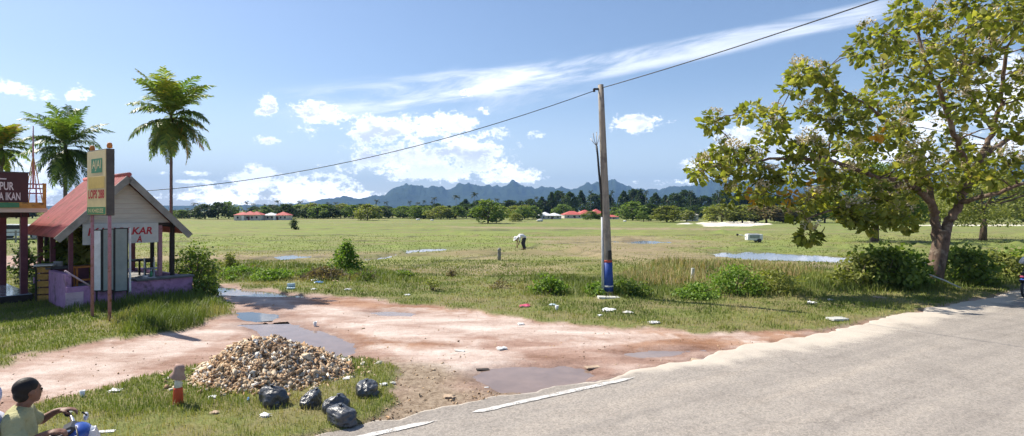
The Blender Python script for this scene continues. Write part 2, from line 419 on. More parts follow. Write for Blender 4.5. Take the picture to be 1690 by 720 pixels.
FW = {
 'channel': Wp([(598,427),(640,421),(672,417),(668,420),(640,425),(605,429)], FZ), 'sliver': Wp([(668,413),(700,410),(742,409),(738,412.5),(700,415),(672,416)], FZ), 'streak': Wp([(762,413),(800,414),(822,416),(800,418),(770,416)], FZ),
 'pond': Wp([(1165,416),(1240,414),(1300,418),(1400,424),(1560,430),(1560,440),(1400,433),(1300,430),(1230,427),(1180,422)], FZ),
 'reed': Wp([(1052,452),(1066,443),(1084,446),(1076,461),(1058,461)], FZ),
 'post': Wp([(1150,456),(1185,452),(1195,462),(1160,470)], FZ),
 'left': Wp([(430,424),(480,420),(530,423),(470,428)], FZ),
 'mid': Wp([(1000,398),(1060,396),(1130,399),(1060,402)], FZ),
}
SAND = [Wp([(735,374),(900,375.5),(1050,376.5),(1180,377),(1300,380),(1180,380),(1000,379),(850,377.5),(760,376.5)], FZ), Wp([(1150,368),(1180,366.5),(1240,366),(1275,370),(1240,373.5),(1165,374)], FZ), Wp([(1116,369),(1140,368.6),(1142,370.5),(1118,370.5)], FZ), Wp([(1500,371.5),(1690,371),(1690,373),(1500,373)], FZ)]
PALE = [Wp([(520,516),(640,511),(760,519),(900,531),(1030,544),(1060,558),(960,566),(860,560),(760,566),(660,558),(590,545)]),
        Wp([(372,487),(450,486),(480,500),(560,512),(500,512),(420,503)]), Wp([(1140,549),(1220,550),(1235,556),(1160,558)]),
        Wp([(230,568),(330,545),(400,532),(420,548),(360,572),(280,592),(200,606)]), Wp([(640,575),(760,575),(860,592),(780,606),(700,622),(640,600)]),
        Wp([(-200,640),(0,612),(120,590),(220,575),(260,600),(120,640),(0,668)])]
RUST = [Wp([(470,490),(620,500),(760,514),(900,532),(1010,545),(1150,552),(1150,560),(1000,548),(800,528),(640,512),(520,503)]),
        Wp([(560,545),(640,556),(740,566),(700,580),(600,572)]), Wp([(1040,560),(1300,548),(1330,556),(1180,575),(1040,575)])]
MUD = Wp([(560,600),(650,590),(720,610),(800,640),(860,650),(700,700),(560,730),(520,715),(640,670)])
HUT0 = Vector((-10.55, 15.0, 0))
def ground_fields(X, Y):
    n1 = fbm(X * 1.3, Y * 1.3, 11) - .5; n2 = fbm(X * 6, Y * 6, 23, 3) - .5
    wob = n1 * 0.9 + n2 * 0.25
    dirt = sdpoly(DIRT, X, Y) + wob * 0.9
    isl = sdpoly(ISL, X, Y) + wob * 0.7
    back = sdpoly(BACK, X, Y) + wob * 1.2
    rd = road_d(X, Y)
    d = np.minimum(dirt, -isl); d = np.maximum(d, back)
    d = np.maximum(d, -(rd - 0.28 + n1 * .3))          # everything under and beyond the asphalt is bare
    bare = sstep(-0.10, 0.12, d)
    field = sstep(19.5, 23.5, Y + (fbm(X * .25, Y * .25, 5) - .5) * 4 + np.clip(-X - 11, 0, 30) * -0.7)
    return d, bare, field, rd, n1, n2
def ground_z(X, Y):
    X = np.asarray(X, float); Y = np.asarray(Y, float)
    d, bare, field, rd, n1, n2 = ground_fields(X, Y)
    near = 1 - sstep(60, 200, np.hypot(X, Y))
    z = (1 - bare) * (0.035 + 0.05 * n1) + bare * (0.012 * n1 + 0.01 * n2)
    z = z * (1 - field) + field * (FZ + 0.05 * n1 * near)
    # field bunds: low earth banks between the plots
    bx = X * 0.94 + Y * 0.34; by = -X * 0.22 + Y * 0.97
    bund = np.exp(-((by % 13.0 - 6.5) / 0.35) ** 2) * .22 + np.exp(-((bx % 31.0 - 15.5) / 0.35) ** 2) * .2
    z = z + bund * field * near * sstep(.30, .45, fbm(X * .09, Y * .09, 77))
    # mound of earth behind the verge at the left and mild hump under the tall weeds before the kiosk
    for nm, P in PUD.items():
        s = sdpoly(P, X, Y) + n1 * 0.5 + n2 * 0.22
        z = z - 0.06 * sstep(-0.30, 0.32, s) * (1 - field)
    for nm, P in FW.items():
        s = sdpoly(P, X, Y) + n1 * 0.9 + n2 * .3
        z = np.where(s > -0.3, z * (1 - sstep(-0.3, .4, s)) + (FZ - 0.10 + .06 * n1) * sstep(-0.3, .4, s), z)
    rs = 1 - sstep(0.18, 0.34, rd + n2 * .1)
    z = z * (1 - rs) - 0.04 * rs
    return z
def make_ground():
    th = np.concatenate([np.linspace(-180, -62, 60)[:-1], np.linspace(-62, 62, 900), np.linspace(62, 180, 60)[1:]])
    a = np.radians(th)
    inv = np.linspace(1 / 2.4, 1 / 60, 620); r = np.concatenate([[0.02, 1.2], 1 / inv, np.geomspace(61, 7000, 130)])
    A, Rr = np.meshgrid(a, r, indexing='ij')
    X = np.sin(A) * Rr; Y = np.cos(A) * Rr
    Z = ground_z(X.ravel(), Y.ravel()).reshape(X.shape)
    far = Rr > 300; Z = np.where(far, Z * 0 + FZ, Z)
    d, bare, field, rd, n1, n2 = ground_fields(X.ravel(), Y.ravel())
    Xr, Yr = X.ravel(), Y.ravel()
    def m(polys, soft, wob):
        s = np.full(Xr.shape, -1e9)
        for P in polys: s = np.maximum(s, sdpoly(P, Xr, Yr))
        return sstep(-soft, soft, s + wob)
    pale = m(PALE, 0.35, n1 * 2.0 + n2 * .8); rust = m(RUST, 0.35, n1 * 1.6 + n2 * .6)
    mud = m([MUD], 0.5, n1 * 1.2)
    wet = m(list(PUD.values()), 0.45, n1 * .5 + n2 * .25 + .12) * (1 - field)
    fwet = m(list(FW.values()), 0.9, n1 * 1.4)
    sand = m(SAND[1:], 0.6, n1 * 2); strip = m(SAND[:1], 1.5, n1 * 5)
    big = (fbm(Xr * .12, Yr * .3, 88) - .5)
    fbr = np.maximum(m(FBR, 2.5, big * 14 + n1 * 2), strip); fgr = m(FGR, 2.0, big * 12 + n1 * 2)
    fdk = np.zeros(Xr.shape)
    for P in FDK: fdk = np.maximum(fdk, np.exp(-(line_d(P, Xr, Yr) / (.22 + .0035 * np.hypot(Xr, Yr))) ** 2) * np.clip(.9 + n1 * 1.5, 0, 1))
    n, k = X.shape
    idx = np.arange(n * k).reshape(n, k)
    Q = np.stack([idx[:-1, :-1], idx[:-1, 1:], idx[1:, 1:], idx[1:, :-1]], -1).reshape(-1, 4)
    V = np.stack([X, Y, Z], -1).reshape(-1, 3)
    o = np_mesh('ground', V, quads=Q[:, ::-1], smooth=True, attrs=dict(bare=bare, field=field, pale=pale, rust=rust, mud=mud, wet=np.maximum(wet, fwet), sand=sand, fbr=fbr, fgr=fgr, fdk=fdk))
    o['kind'] = 'structure'
    m_, nt, b = new_mat('earth_and_turf')
    def at_(nm):
        a = nt.nodes.new('ShaderNodeAttribute'); a.attribute_name = nm; return a.outputs['Fac']
    tc = nt.nodes.new('ShaderNodeTexCoord'); P = tc.outputs['Object']
    nA = noise_node(nt, 0.9, 6, .65, P); nB = noise_node(nt, 9, 5, .7, P); nC = noise_node(nt, 60, 4, .7, P)
    # a noise whose cells lie along the road mouth: wheel tracks in the dirt
    mp = nt.nodes.new('ShaderNodeMapping'); mp.inputs['Rotation'].default_value = (0, 0, R(20)); mp.inputs['Scale'].default_value = (0.5, 1.25, 1)
    lk(nt, P, mp.inputs[0]); nT = noise_node(nt, 1.3, 6, .62, mp.outputs[0], dist=0.4)
    dirt = ramp(nt, nT.outputs[0], [(0.30, (.24, .14, .10)), (0.47, (.37, .245, .195)), (0.64, (.50, .38, .325))]).outputs[0]
    palec = ramp(nt, nT.outputs[0], [(0.33, (.40, .285, .235)), (0.52, (.56, .455, .40)), (0.66, (.67, .585, .53))]).outputs[0]
    rustc = ramp(nt, nT.outputs[0], [(0.35, (.26, .13, .072)), (0.6, (.40, .24, .16))]).outputs[0]
    mudc = ramp(nt, nB.outputs[0], [(0.35, (.19, .14, .095)), (0.6, (.33, .26, .19))]).outputs[0]
    c = mixc(nt, at_('rust'), dirt, rustc)
    c = mixc(nt, mth(nt, 'MULTIPLY', at_('pale'), 0.9), c, palec); c = mixc(nt, at_('mud'), c, mudc)
    # gravel specks and pits
    sp = ramp(nt, nC.outputs[0], [(0.36, (.55, .52, .5)), (0.5, (1, 1, 1)), (0.66, (1.18, 1.17, 1.15))]).outputs[0]
    c = mixc(nt, 0.85, c, sp, 'MULTIPLY')
    sp2 = ramp(nt, nB.outputs[0], [(0.3, (.78, .75, .72)), (0.55, (1, 1, 1))]).outputs[0]
    c = mixc(nt, 0.8, c, sp2, 'MULTIPLY')
    turf = ramp(nt, nB.outputs[0], [(0.3, (.09, .11, .03)), (0.5, (.15, .17, .045)), (0.7, (.23, .20, .09))]).outputs[0]
    patch = ramp(nt, nA.outputs[0], [(0.44, (0, 0, 0)), (0.60, (1, 1, 1))]).outputs[0]
    turf = mixc(nt, mth(nt, 'MULTIPLY', patch, 0.6), turf, (.21, .16, .09))
    # plots: large cells with their own hue, laid east-west
    mp2 = nt.nodes.new('ShaderNodeMapping'); mp2.inputs['Scale'].default_value = (0.022, 0.075, 1); mp2.inputs['Rotation'].default_value = (0, 0, R(6)); lk(nt, P, mp2.inputs[0])
    vo = nt.nodes.new('ShaderNodeTexVoronoi'); vo.distance = 'CHEBYCHEV'; vo.inputs['Scale'].default_value = 1.0; vo.inputs['Randomness'].default_value = 0.7
    lk(nt, mp2.outputs[0], vo.inputs['Vector'])
    sc = nt.nodes.new('ShaderNodeSeparateColor'); lk(nt, vo.outputs['Color'], sc.inputs[0])
    plot = ramp(nt, sc.outputs[0], [(0.0, (.15, .22, .045)), (0.3, (.21, .25, .06)), (0.5, (.27, .235, .10)), (0.7, (.15, .22, .045)), (0.85, (.30, .245, .14)), (1.0, (.18, .24, .05))]).outputs[0]
    nS = noise_node(nt, 0.5, 7, .68, P, stretch=(0.35, 1.0, 1), dist=.3)
    tone = ramp(nt, nS.outputs[0], [(0.34, (.13, .13, .055)), (0.45, (.17, .20, .055)), (0.55, (.21, .25, .06)), (0.68, (.28, .25, .12))]).outputs[0]
    fc = mixc(nt, 0.55, plot, tone)
    fc = mixc(nt, 0.5, fc, ramp(nt, nB.outputs[0], [(0.35, (.72, .74, .68)), (0.62, (1.1, 1.1, 1.05))]).outputs[0], 'MULTIPLY')
    fc = mixc(nt, mth(nt, 'MULTIPLY', at_('fgr'), .75), fc, mixc(nt, nB.outputs[0], (.15, .19, .042), (.24, .27, .07)))
    fc = mixc(nt, mth(nt, 'MULTIPLY', at_('fbr'), .8), fc, mixc(nt, nB.outputs[0], (.24, .18, .11), (.36, .28, .19)))
    nW = noise_node(nt, .22, 6, .7, P, stretch=(.5, 1.3, 1)); fc = mixc(nt, mth(nt, 'MULTIPLY', ramp(nt, nW.outputs[0], [(.50, (0, 0, 0)), (.58, (1, 1, 1))]).outputs[0], .6), fc, (.20, .165, .085))
    nX = noise_node(nt, 1.1, 5, .7, P, stretch=(.4, 1.2, 1)); fc = mixc(nt, .75, fc, ramp(nt, nX.outputs[0], [(.36, (.60, .62, .55)), (.50, (.95, .95, .92)), (.66, (1.08, 1.06, 1.0))]).outputs[0], 'MULTIPLY')
    fc = mixc(nt, mth(nt, 'MULTIPLY', at_('fdk'), .85), fc, (.07, .065, .035))
    g = mixc(nt, at_('field'), turf, fc)
    g = mixc(nt, at_('bare'), g, c)
    g = mixc(nt, at_('sand'), g, (.72, .66, .56))
    wt = at_('wet')
    g = mixc(nt, mth(nt, 'MULTIPLY', wt, 0.85), g, mixc(nt, 1.0, g, (.50, .42, .38), 'MULTIPLY'))
    lk(nt, g, b.inputs['Base Color'])
    rg = mth(nt, 'SUBTRACT', 0.95, mth(nt, 'MULTIPLY', wt, 0.45)); lk(nt, rg, b.inputs['Roughness']); b.inputs['Specular IOR Level'].default_value = .25
    h = mth(nt, 'ADD', mth(nt, 'MULTIPLY', nB.outputs[0], 1.0), mth(nt, 'MULTIPLY', nC.outputs[0], 0.25))
    bump(nt, b, h, 0.55, 0.05)
    o.data.materials.append(m_)
    return o
make_ground()
# ---- water in the hollows: each a sheet that the earth rises through
def water_mat(name, c, rough=0.03, murk=0.5, bs=0.02):
    m, nt, b = new_mat(name)
    n = noise_node(nt, 2.5, 4, .6); r = ramp(nt, n.outputs[0], [(0.35, tuple(v * .8 for v in c)), (0.65, c)])
    lk(nt, r.outputs[0], b.inputs['Base Color']); b.inputs['Roughness'].default_value = rough; b.inputs['Specular IOR Level'].default_value = 0.42 if rough > .06 else .6
    n2 = noise_node(nt, 7, 2, .5); bump(nt, b, n2.outputs[0], bs, 0.02)
    return m
WM = {'mud': water_mat('muddy_water', (.26, .185, .145), .08), 'blue': water_mat('dark_clear_water', (.045, .045, .045), 0.01), 'field': water_mat('paddy_water', (.16, .14, .12), 0.05)}
def offset_poly(P, k):
    n = len(P); out = []; area = sum(P[i].x * P[(i + 1) % n].y - P[(i + 1) % n].x * P[i].y for i in range(n)); s = 1 if area > 0 else -1
    for i in range(n):
        e = (P[(i + 1) % n] - P[i - 1]); nn_ = Vector((e.y, -e.x, 0)).normalized() * s
        out.append(P[i] + nn_ * k)
    return out
def water(name, P, z, mat, k):
    m = MB(); m.face([(p.x, p.y, z) for p in offset_poly(P, k)]); o = m.build(name, mat); o['kind'] = 'structure'
    if o.data.polygons[0].normal.z < 0: o.data.flip_normals()
for nm, P in PUD.items(): water('puddle', P, -0.030, WM['blue' if nm in ('blue',) else 'mud'], 0.45)
for nm, P in FW.items(): water('paddy_water', P, FZ - 0.055, WM['field'], 0.9)
# ================================================================ road
def make_road():
    s = np.linspace(-60, 110, 1400); t = np.concatenate([np.linspace(0, 0.6, 14), np.linspace(.8, 11, 30)])
    S, T = np.meshgrid(s, t, indexing='ij')
    edge = 0.27 + (fbm(s * 1.1, s * 0, 3) - .5) * .5 + (fbm(s * 6, s * 0, 9) - .5) * .16
    D = edge[:, None] * (1 - sstep(0, 1.5, T)) + 0.27 * sstep(0, 1.5, T) - T
    X = UD.x * S + ND.x * D; Y = 7.04 + UD.y * S + ND.y * D
    Z = 0.012 + 0.03 * sstep(0, 4, T) - 0.035 * np.exp(-T / 0.03)
    n, k = X.shape; idx = np.arange(n * k).reshape(n, k)
    Q = np.stack([idx[:-1, :-1], idx[1:, :-1], idx[1:, 1:], idx[:-1, 1:]], -1).reshape(-1, 4)
    o = np_mesh('road', np.stack([X, Y, Z], -1).reshape(-1, 3), quads=Q[:, ::-1], smooth=True, attrs=dict(off=T.ravel(), along=S.ravel()))
    o['kind'] = 'structure'
    m, nt, b = new_mat('worn_asphalt')
    def at_(nm):
        a = nt.nodes.new('ShaderNodeAttribute'); a.attribute_name = nm; return a.outputs['Fac']
    tc = nt.nodes.new('ShaderNodeTexCoord'); P = tc.outputs['Object']
    nf = noise_node(nt, 95, 3, .75, P); nm_ = noise_node(nt, 1.6, 5, .6, P); vor = nt.nodes.new('ShaderNodeTexVoronoi'); vor.inputs['Scale'].default_value = 42; lk(nt, P, vor.inputs['Vector'])
    c = ramp(nt, nf.outputs[0], [(0.30, (.215, .19, .165)), (0.5, (.31, .28, .25)), (0.7, (.42, .38, .34))]).outputs[0]
    c = mixc(nt, 0.6, c, ramp(nt, vor.outputs['Color'], [(0.1, (.62, .61, .60)), (0.5, (1, 1, 1)), (0.9, (1.3, 1.27, 1.22))]).outputs[0], 'MULTIPLY')
    mp = nt.nodes.new('ShaderNodeCombineXYZ'); lk(nt, mth(nt, 'MULTIPLY', at_('along'), 0.045), mp.inputs[0]); lk(nt, at_('off'), mp.inputs[1])
    ns = noise_node(nt, 1.5, 5, .6, mp.outputs[0])       # wheel paths along the lane
    c = mixc(nt, 0.8, c, ramp(nt, ns.outputs[0], [(0.36, (.80, .80, .81)), (0.5, (1, 1, 1)), (0.66, (1.22, 1.19, 1.15))]).outputs[0], 'MULTIPLY')
    # pale sand blown over the edge, widest at the right
    wid = mth(nt, 'ADD', 0.07, mth(nt, 'MULTIPLY', mth(nt, 'DIVIDE', mth(nt, 'SUBTRACT', at_('along'), 1.2), 5.0, True), .62))
    lim = mth(nt, 'MULTIPLY', wid, mth(nt, 'ADD', 0.25, mth(nt, 'MULTIPLY', nm_.outputs[0], 1.6)))
    ss = nt.nodes.new('ShaderNodeMapRange'); ss.interpolation_type = 'SMOOTHSTEP'
    lk(nt, mth(nt, 'SUBTRACT', mth(nt, 'DIVIDE', at_('off'), lim), mth(nt, 'MULTIPLY', mth(nt, 'SUBTRACT', nf.outputs[0], .5), 1.6)), ss.inputs[0]); ss.inputs[1].default_value = 0.55; ss.inputs[2].default_value = 1.5; ss.inputs[3].default_value = 1; ss.inputs[4].default_value = 0
    sandc = ramp(nt, nf.outputs[0], [(0.3, (.43, .37, .305)), (0.65, (.59, .53, .455))]).outputs[0]
    c = mixc(nt, ss.outputs[0], c, sandc)
    # fine cracks and a few darker repairs
    nd = noise_node(nt, 3.0, 4, .6, P); vd = nt.nodes.new('ShaderNodeTexVoronoi'); vd.feature = 'DISTANCE_TO_EDGE'; vd.inputs['Scale'].default_value = .55
    lk(nt, mixc(nt, .22, P, nd.outputs['Color']), vd.inputs['Vector'])
    nk = noise_node(nt, .35, 3, .6, P)
    cr = ramp(nt, vd.outputs['Distance'], [(0.0, (1, 1, 1)), (0.012, (0, 0, 0))]).outputs[0]
    c = mixc(nt, mth(nt, 'MULTIPLY', cr, mth(nt, 'MULTIPLY', ramp(nt, nk.outputs[0], [(.48, (0, 0, 0)), (.6, (1, 1, 1))]).outputs[0], .28)), c, (.10, .09, .08))
    c = mixc(nt, .55, c, ramp(nt, nm_.outputs[0], [(0.33, (.80, .79, .78)), (0.5, (1, 1, 1)), (.7, (1.1, 1.09, 1.07))]).outputs[0], 'MULTIPLY')
    lk(nt, c, b.inputs['Base Color']); b.inputs['Roughness'].default_value = .9; b.inputs['Specular IOR Level'].default_value = .2
    bump(nt, b, nf.outputs[0], 0.5, 0.01)
    o.data.materials.append(m)
    # painted edge line, worn, broken where the sand covers it
    def line(s0, s1, wdt=0.095):
        s = np.linspace(s0, s1, int((s1 - s0) * 40)); 
        e0 = 0.0 + (fbm(s * 7, s * 0, 31) - .5) * .03; e1 = -wdt + (fbm(s * 7, s * 0 + 9, 31) - .5) * .03
        fade = sstep(s0, s0 + .15, s) * (1 - sstep(s1 - .3, s1, s)); mid = (e0 + e1) / 2
        e0 = mid + (e0 - mid) * fade; e1 = mid + (e1 - mid) * fade
        V = []
        for e in (e0, e1): V.append(np.stack([UD.x * s + ND.x * e, 7.04 + UD.y * s + ND.y * e, 0 * s + 0.0205 + .03 * sstep(0, 4, .27 - e)], 1))
        n = len(s); V = np.concatenate(V); i = np.arange(n - 1)
        q = np.stack([i, i + 1, i + 1 + n, i + n], 1)
        o = np_mesh('road_marking', V, quads=q[:, ::-1], mat=LINE); o['kind'] = 'structure'
    LINE = pmat('worn_white_paint', (.72, .70, .67), (.38, .36, .335), 14, .75, .2, .003)
    nt = LINE.node_tree; nn_ = noise_node(nt, 38, 5, .75); nl = noise_node(nt, 3, 3, .6)
    al = ramp(nt, mth(nt, 'ADD', mth(nt, 'MULTIPLY', nn_.outputs[0], .6), mth(nt, 'MULTIPLY', nl.outputs[0], .4)), [(.40, (0, 0, 0)), (.47, (1, 1, 1))]).outputs[0]
    lk(nt, al, nt.nodes['Principled BSDF'].inputs['Alpha'])
    line(-22, -1.02); line(-0.62, 2.15)
make_road()
# ================================================================ hills
def make_hills():
    pr = [(-400,325),(100,338),(300,338),(470,336),(505,333),(522,329),(546,325),(569,322),(592,325),(612,322),(635,319),(648,309),(672,302),(691,306),(718,304),(740,311),(754,306),(774,302),(791,309),(807,307),(827,306),(847,298),(867,307),(884,309),(910,309),(940,313),(960,308),(978,301),(990,300),(1015,296),(1026,303),(1049,309),(1067,312),(1107,308),(1143,306),(1168,299),(1192,296),(1235,299),(1290,300),(1340,303),(1420,300),(1500,292),(1560,284),(1620,276),(1660,268),(1690,262),(1900,235),(2300,250)]
    azs = np.array([math.atan((p[0] - CX) / F) for p in pr]); tn = np.array([(HY - p[1]) / F * math.cos(math.atan((p[0] - CX) / F)) for p in pr])
    a = np.radians(np.linspace(-50, 58, 900)); r = np.linspace(3300, 6200, 70)
    A, Rr = np.meshgrid(a, r, indexing='ij')
    ridge = np.interp(A, azs, tn) * 4300
    n = fbm(A * 26, Rr / 420, 51, 5); n2 = 1 - np.abs(2 * fbm(A * 45, Rr / 600, 71, 5) - 1)
    prof = np.exp(-((Rr - 4300) / 700) ** 2)
    front = np.exp(-((Rr - 3750) / 260) ** 2) * (0.35 + 0.5 * vnoise(A * 18, Rr * 0, 5))
    H = ridge * np.maximum(prof * (1 + .16 * (n - .5) + 0.16 * (n2 - .75) + .26 * (fbm(A * 110, Rr / 200, 33, 4) - .5)), front * .8 * (0.8 + .4 * n)) - 6
    H *= sstep(3300, 3420, Rr)
    X = np.sin(A) * Rr; Y = np.cos(A) * Rr
    nn, k = X.shape; idx = np.arange(nn * k).reshape(nn, k)
    Q = np.stack([idx[:-1, :-1], idx[:-1, 1:], idx[1:, 1:], idx[1:, :-1]], -1).reshape(-1, 4)
    m = pmat('forested_slope', (.035, .055, .025), (.014, .022, .014), .012, .95, .8, 25, spec=.05)
    o = np_mesh('hills', np.stack([X, Y, H + FZ], -1).reshape(-1, 3), quads=Q[:, ::-1], mat=m, smooth=True); o['kind'] = 'structure'
make_hills()
# ================================================================ helpers for lettering
def text_fit(name, s, w_, h_, mat, parent, x, z, y=-0.002, bold=0.012, shear=0.0, ext=0.002):
    """letters of cap height h_ and total width w_, standing in the local xz plane facing -y, left end at x, foot at z"""
    o = text(name, s, 1.0, mat, parent, (0, 0, 0), (0, 0, 0), extrude=0.0, bold=bold * 1.0, shear=shear)
    me = o.data; xs = [v.co.x for v in me.vertices]; ys = [v.co.y for v in me.vertices]
    x0, x1, y0, y1 = min(xs), max(xs), min(ys), max(ys)
    for v in me.vertices:
        u = (v.co.x - x0) / (x1 - x0) * w_; t = (v.co.y - y0) / (y1 - y0) * h_
        v.co = (x + u, y, z + t)
    return o
def loc(origin, ang):
    c, s = math.cos(ang), math.sin(ang)
    return lambda x, y, z=0: Vector((origin[0] + c * x - s * y, origin[1] + s * x + c * y, z))
M = {}
M['purple'] = pmat('purple_paint', (.46, .26, .44), (.34, .18, .32), 5, .7, .2, .005, c3=(.16, .10, .13), s3=2.2)
M['pinkwall'] = pmat('pale_pink_paint', (.60, .45, .50), (.48, .34, .40), 5, .7, .2, .005, c3=(.30, .22, .22), s3=3)
M['maroon'] = pmat('maroon_paint', (.15, .05, .065), (.10, .035, .045), 6, .6, .2, .004)
M['pinkpost'] = pmat('pink_painted_steel', (.42, .22, .27), (.30, .14, .17), 9, .5, .2, .003, c3=(.20, .09, .06), s3=9)
M['slab'] = pmat('weathered_concrete', (.30, .29, .27), (.20, .19, .18), 7, .9, .4, .01)
M['darkslab'] = pmat('dark_counter_slab', (.13, .13, .13), (.09, .09, .09), 7, .6, .3, .005)
M['board'] = pmat('greyed_boards', (.60, .56, .46), (.50, .46, .38), 3, .85, .4, .006, stretch=(1, 1, 12))
M['barge'] = pmat('bargeboard_grey', (.33, .31, .27), (.20, .19, .165), 4, .85, .3, .006)
M['redroof'] = pmat('faded_red_roof_sheet', (.56, .17, .15), (.38, .10, .095), 2.4, .6, .2, .004, c3=(.26, .11, .08), s3=1.6, stretch=(.35, 2.2, .35))
M['dark'] = pmat('dark_timber', (.05, .04, .035), (.03, .025, .02), 8, .8, .3, .005)
M['white'] = pmat('white_paint', (.78, .78, .77), (.62, .62, .61), 5, .5, .1, .003)
M['panel'] = pmat('grey_green_panel', (.29, .33, .31), (.22, .26, .25), 3, .45, .1, .003)
M['frame'] = pmat('black_frame', (.03, .03, .03), (.02, .02, .02), 8, .5, 0)
M['banner'] = pmat('off_white_banner', (.62, .61, .56), (.50, .50, .46), 3, .6, .2, .01)
M['redink'] = pmat('red_lettering', (.50, .03, .04), (.42, .03, .03), 9, .6, 0)
M['orange'] = pmat('orange_wood', (.62, .24, .05), (.45, .16, .04), 9, .6, .2, .004)
M['ochre'] = pmat('ochre_painted_wood', (.50, .30, .07), (.34, .19, .05), 7, .7, .3, .006, c3=(.14, .09, .04), s3=5)
M['metal'] = pmat('dull_grey_metal', (.42, .42, .43), (.28, .28, .29), 9, .5, .2, .003, metal=.3)
M['cream'] = pmat('cream_sign_face', (.72, .58, .30), (.64, .51, .27), 4, .5, .1, .002)
M['signedge'] = pmat('dark_sign_edge', (.09, .085, .075), (.06, .055, .05), 6, .6, .2, .003)
M['green'] = pmat('green_paint', (.07, .26, .12), (.05, .20, .10), 9, .5, .1, .002)
M['yellow'] = pmat('yellow_paint', (.68, .48, .13), (.60, .42, .12), 9, .5, .1, .002)
M['brownsign'] = pmat('dark_brown_sign', (.075, .025, .025), (.055, .02, .02), 3, .45, .1, .002)
M['letter'] = pmat('pale_lettering', (.72, .66, .64), (.62, .56, .54), 9, .6, 0)
M['tile'] = None
def tile_mat():
    m, nt, b = new_mat('glazed_floor_tiles')
    br = nt.nodes.new('ShaderNodeTexBrick'); tc = nt.nodes.new('ShaderNodeTexCoord'); lk(nt, tc.outputs['Object'], br.inputs['Vector'])
    br.offset = 0; br.inputs['Scale'].default_value = 3.3; br.inputs['Brick Width'].default_value = 1; br.inputs['Row Height'].default_value = 1; br.inputs['Mortar Size'].default_value = .02
    br.inputs['Color1'].default_value = (.30, .34, .40, 1); br.inputs['Color2'].default_value = (.34, .38, .44, 1); br.inputs['Mortar'].default_value = (.16, .17, .18, 1)
    lk(nt, br.outputs[0], b.inputs['Base Color']); b.inputs['Roughness'].default_value = .12; return m
M['tile'] = tile_mat()
ANG = math.atan2(.784, .62)
# ================================================================ food stall
def corrugated(y0, y1, x0, z0, x1, z1, th=0.012, pitch=0.16, amp=0.022):
    """sheet whose ribs run from (x0,z0) at the ridge to (x1,z1) at the eave"""
    ny = int((y1 - y0) / pitch * 8); ys = np.linspace(y0, y1, ny); t = np.linspace(0, 1, 6)
    T, Y = np.meshgrid(t, ys, indexing='ij'); nx, nz_ = -(z1 - z0), (x1 - x0); l = math.hypot(nx, nz_); s = 1 if nz_ > 0 else -1
    nx, nz_ = nx / l * s, nz_ / l * s
    w_ = amp * np.sin(Y / pitch * 2 * np.pi)
    V = []
    for o_ in (0, -th): V.append(np.stack([x0 + (x1 - x0) * T + nx * (w_ + o_), Y, z0 + (z1 - z0) * T + nz_ * (w_ + o_)], -1).reshape(-1, 3))
    k = len(ys); n = 6 * k; i = np.arange(n).reshape(6, k)
    Q = np.stack([i[:-1, :-1], i[:-1, 1:], i[1:, 1:], i[1:, :-1]], -1).reshape(-1, 4)
    E_ = [np.stack([i[-1, :-1], i[-1, 1:], i[-1, 1:] + n, i[-1, :-1] + n], 1), np.stack([i[:-1, 0], i[1:, 0], i[1:, 0] + n, i[:-1, 0] + n], 1), np.stack([i[:-1, -1], i[1:, -1], i[1:, -1] + n, i[:-1, -1] + n], 1)]
    return np.concatenate(V), np.concatenate([Q, Q[:, ::-1] + n] + E_)
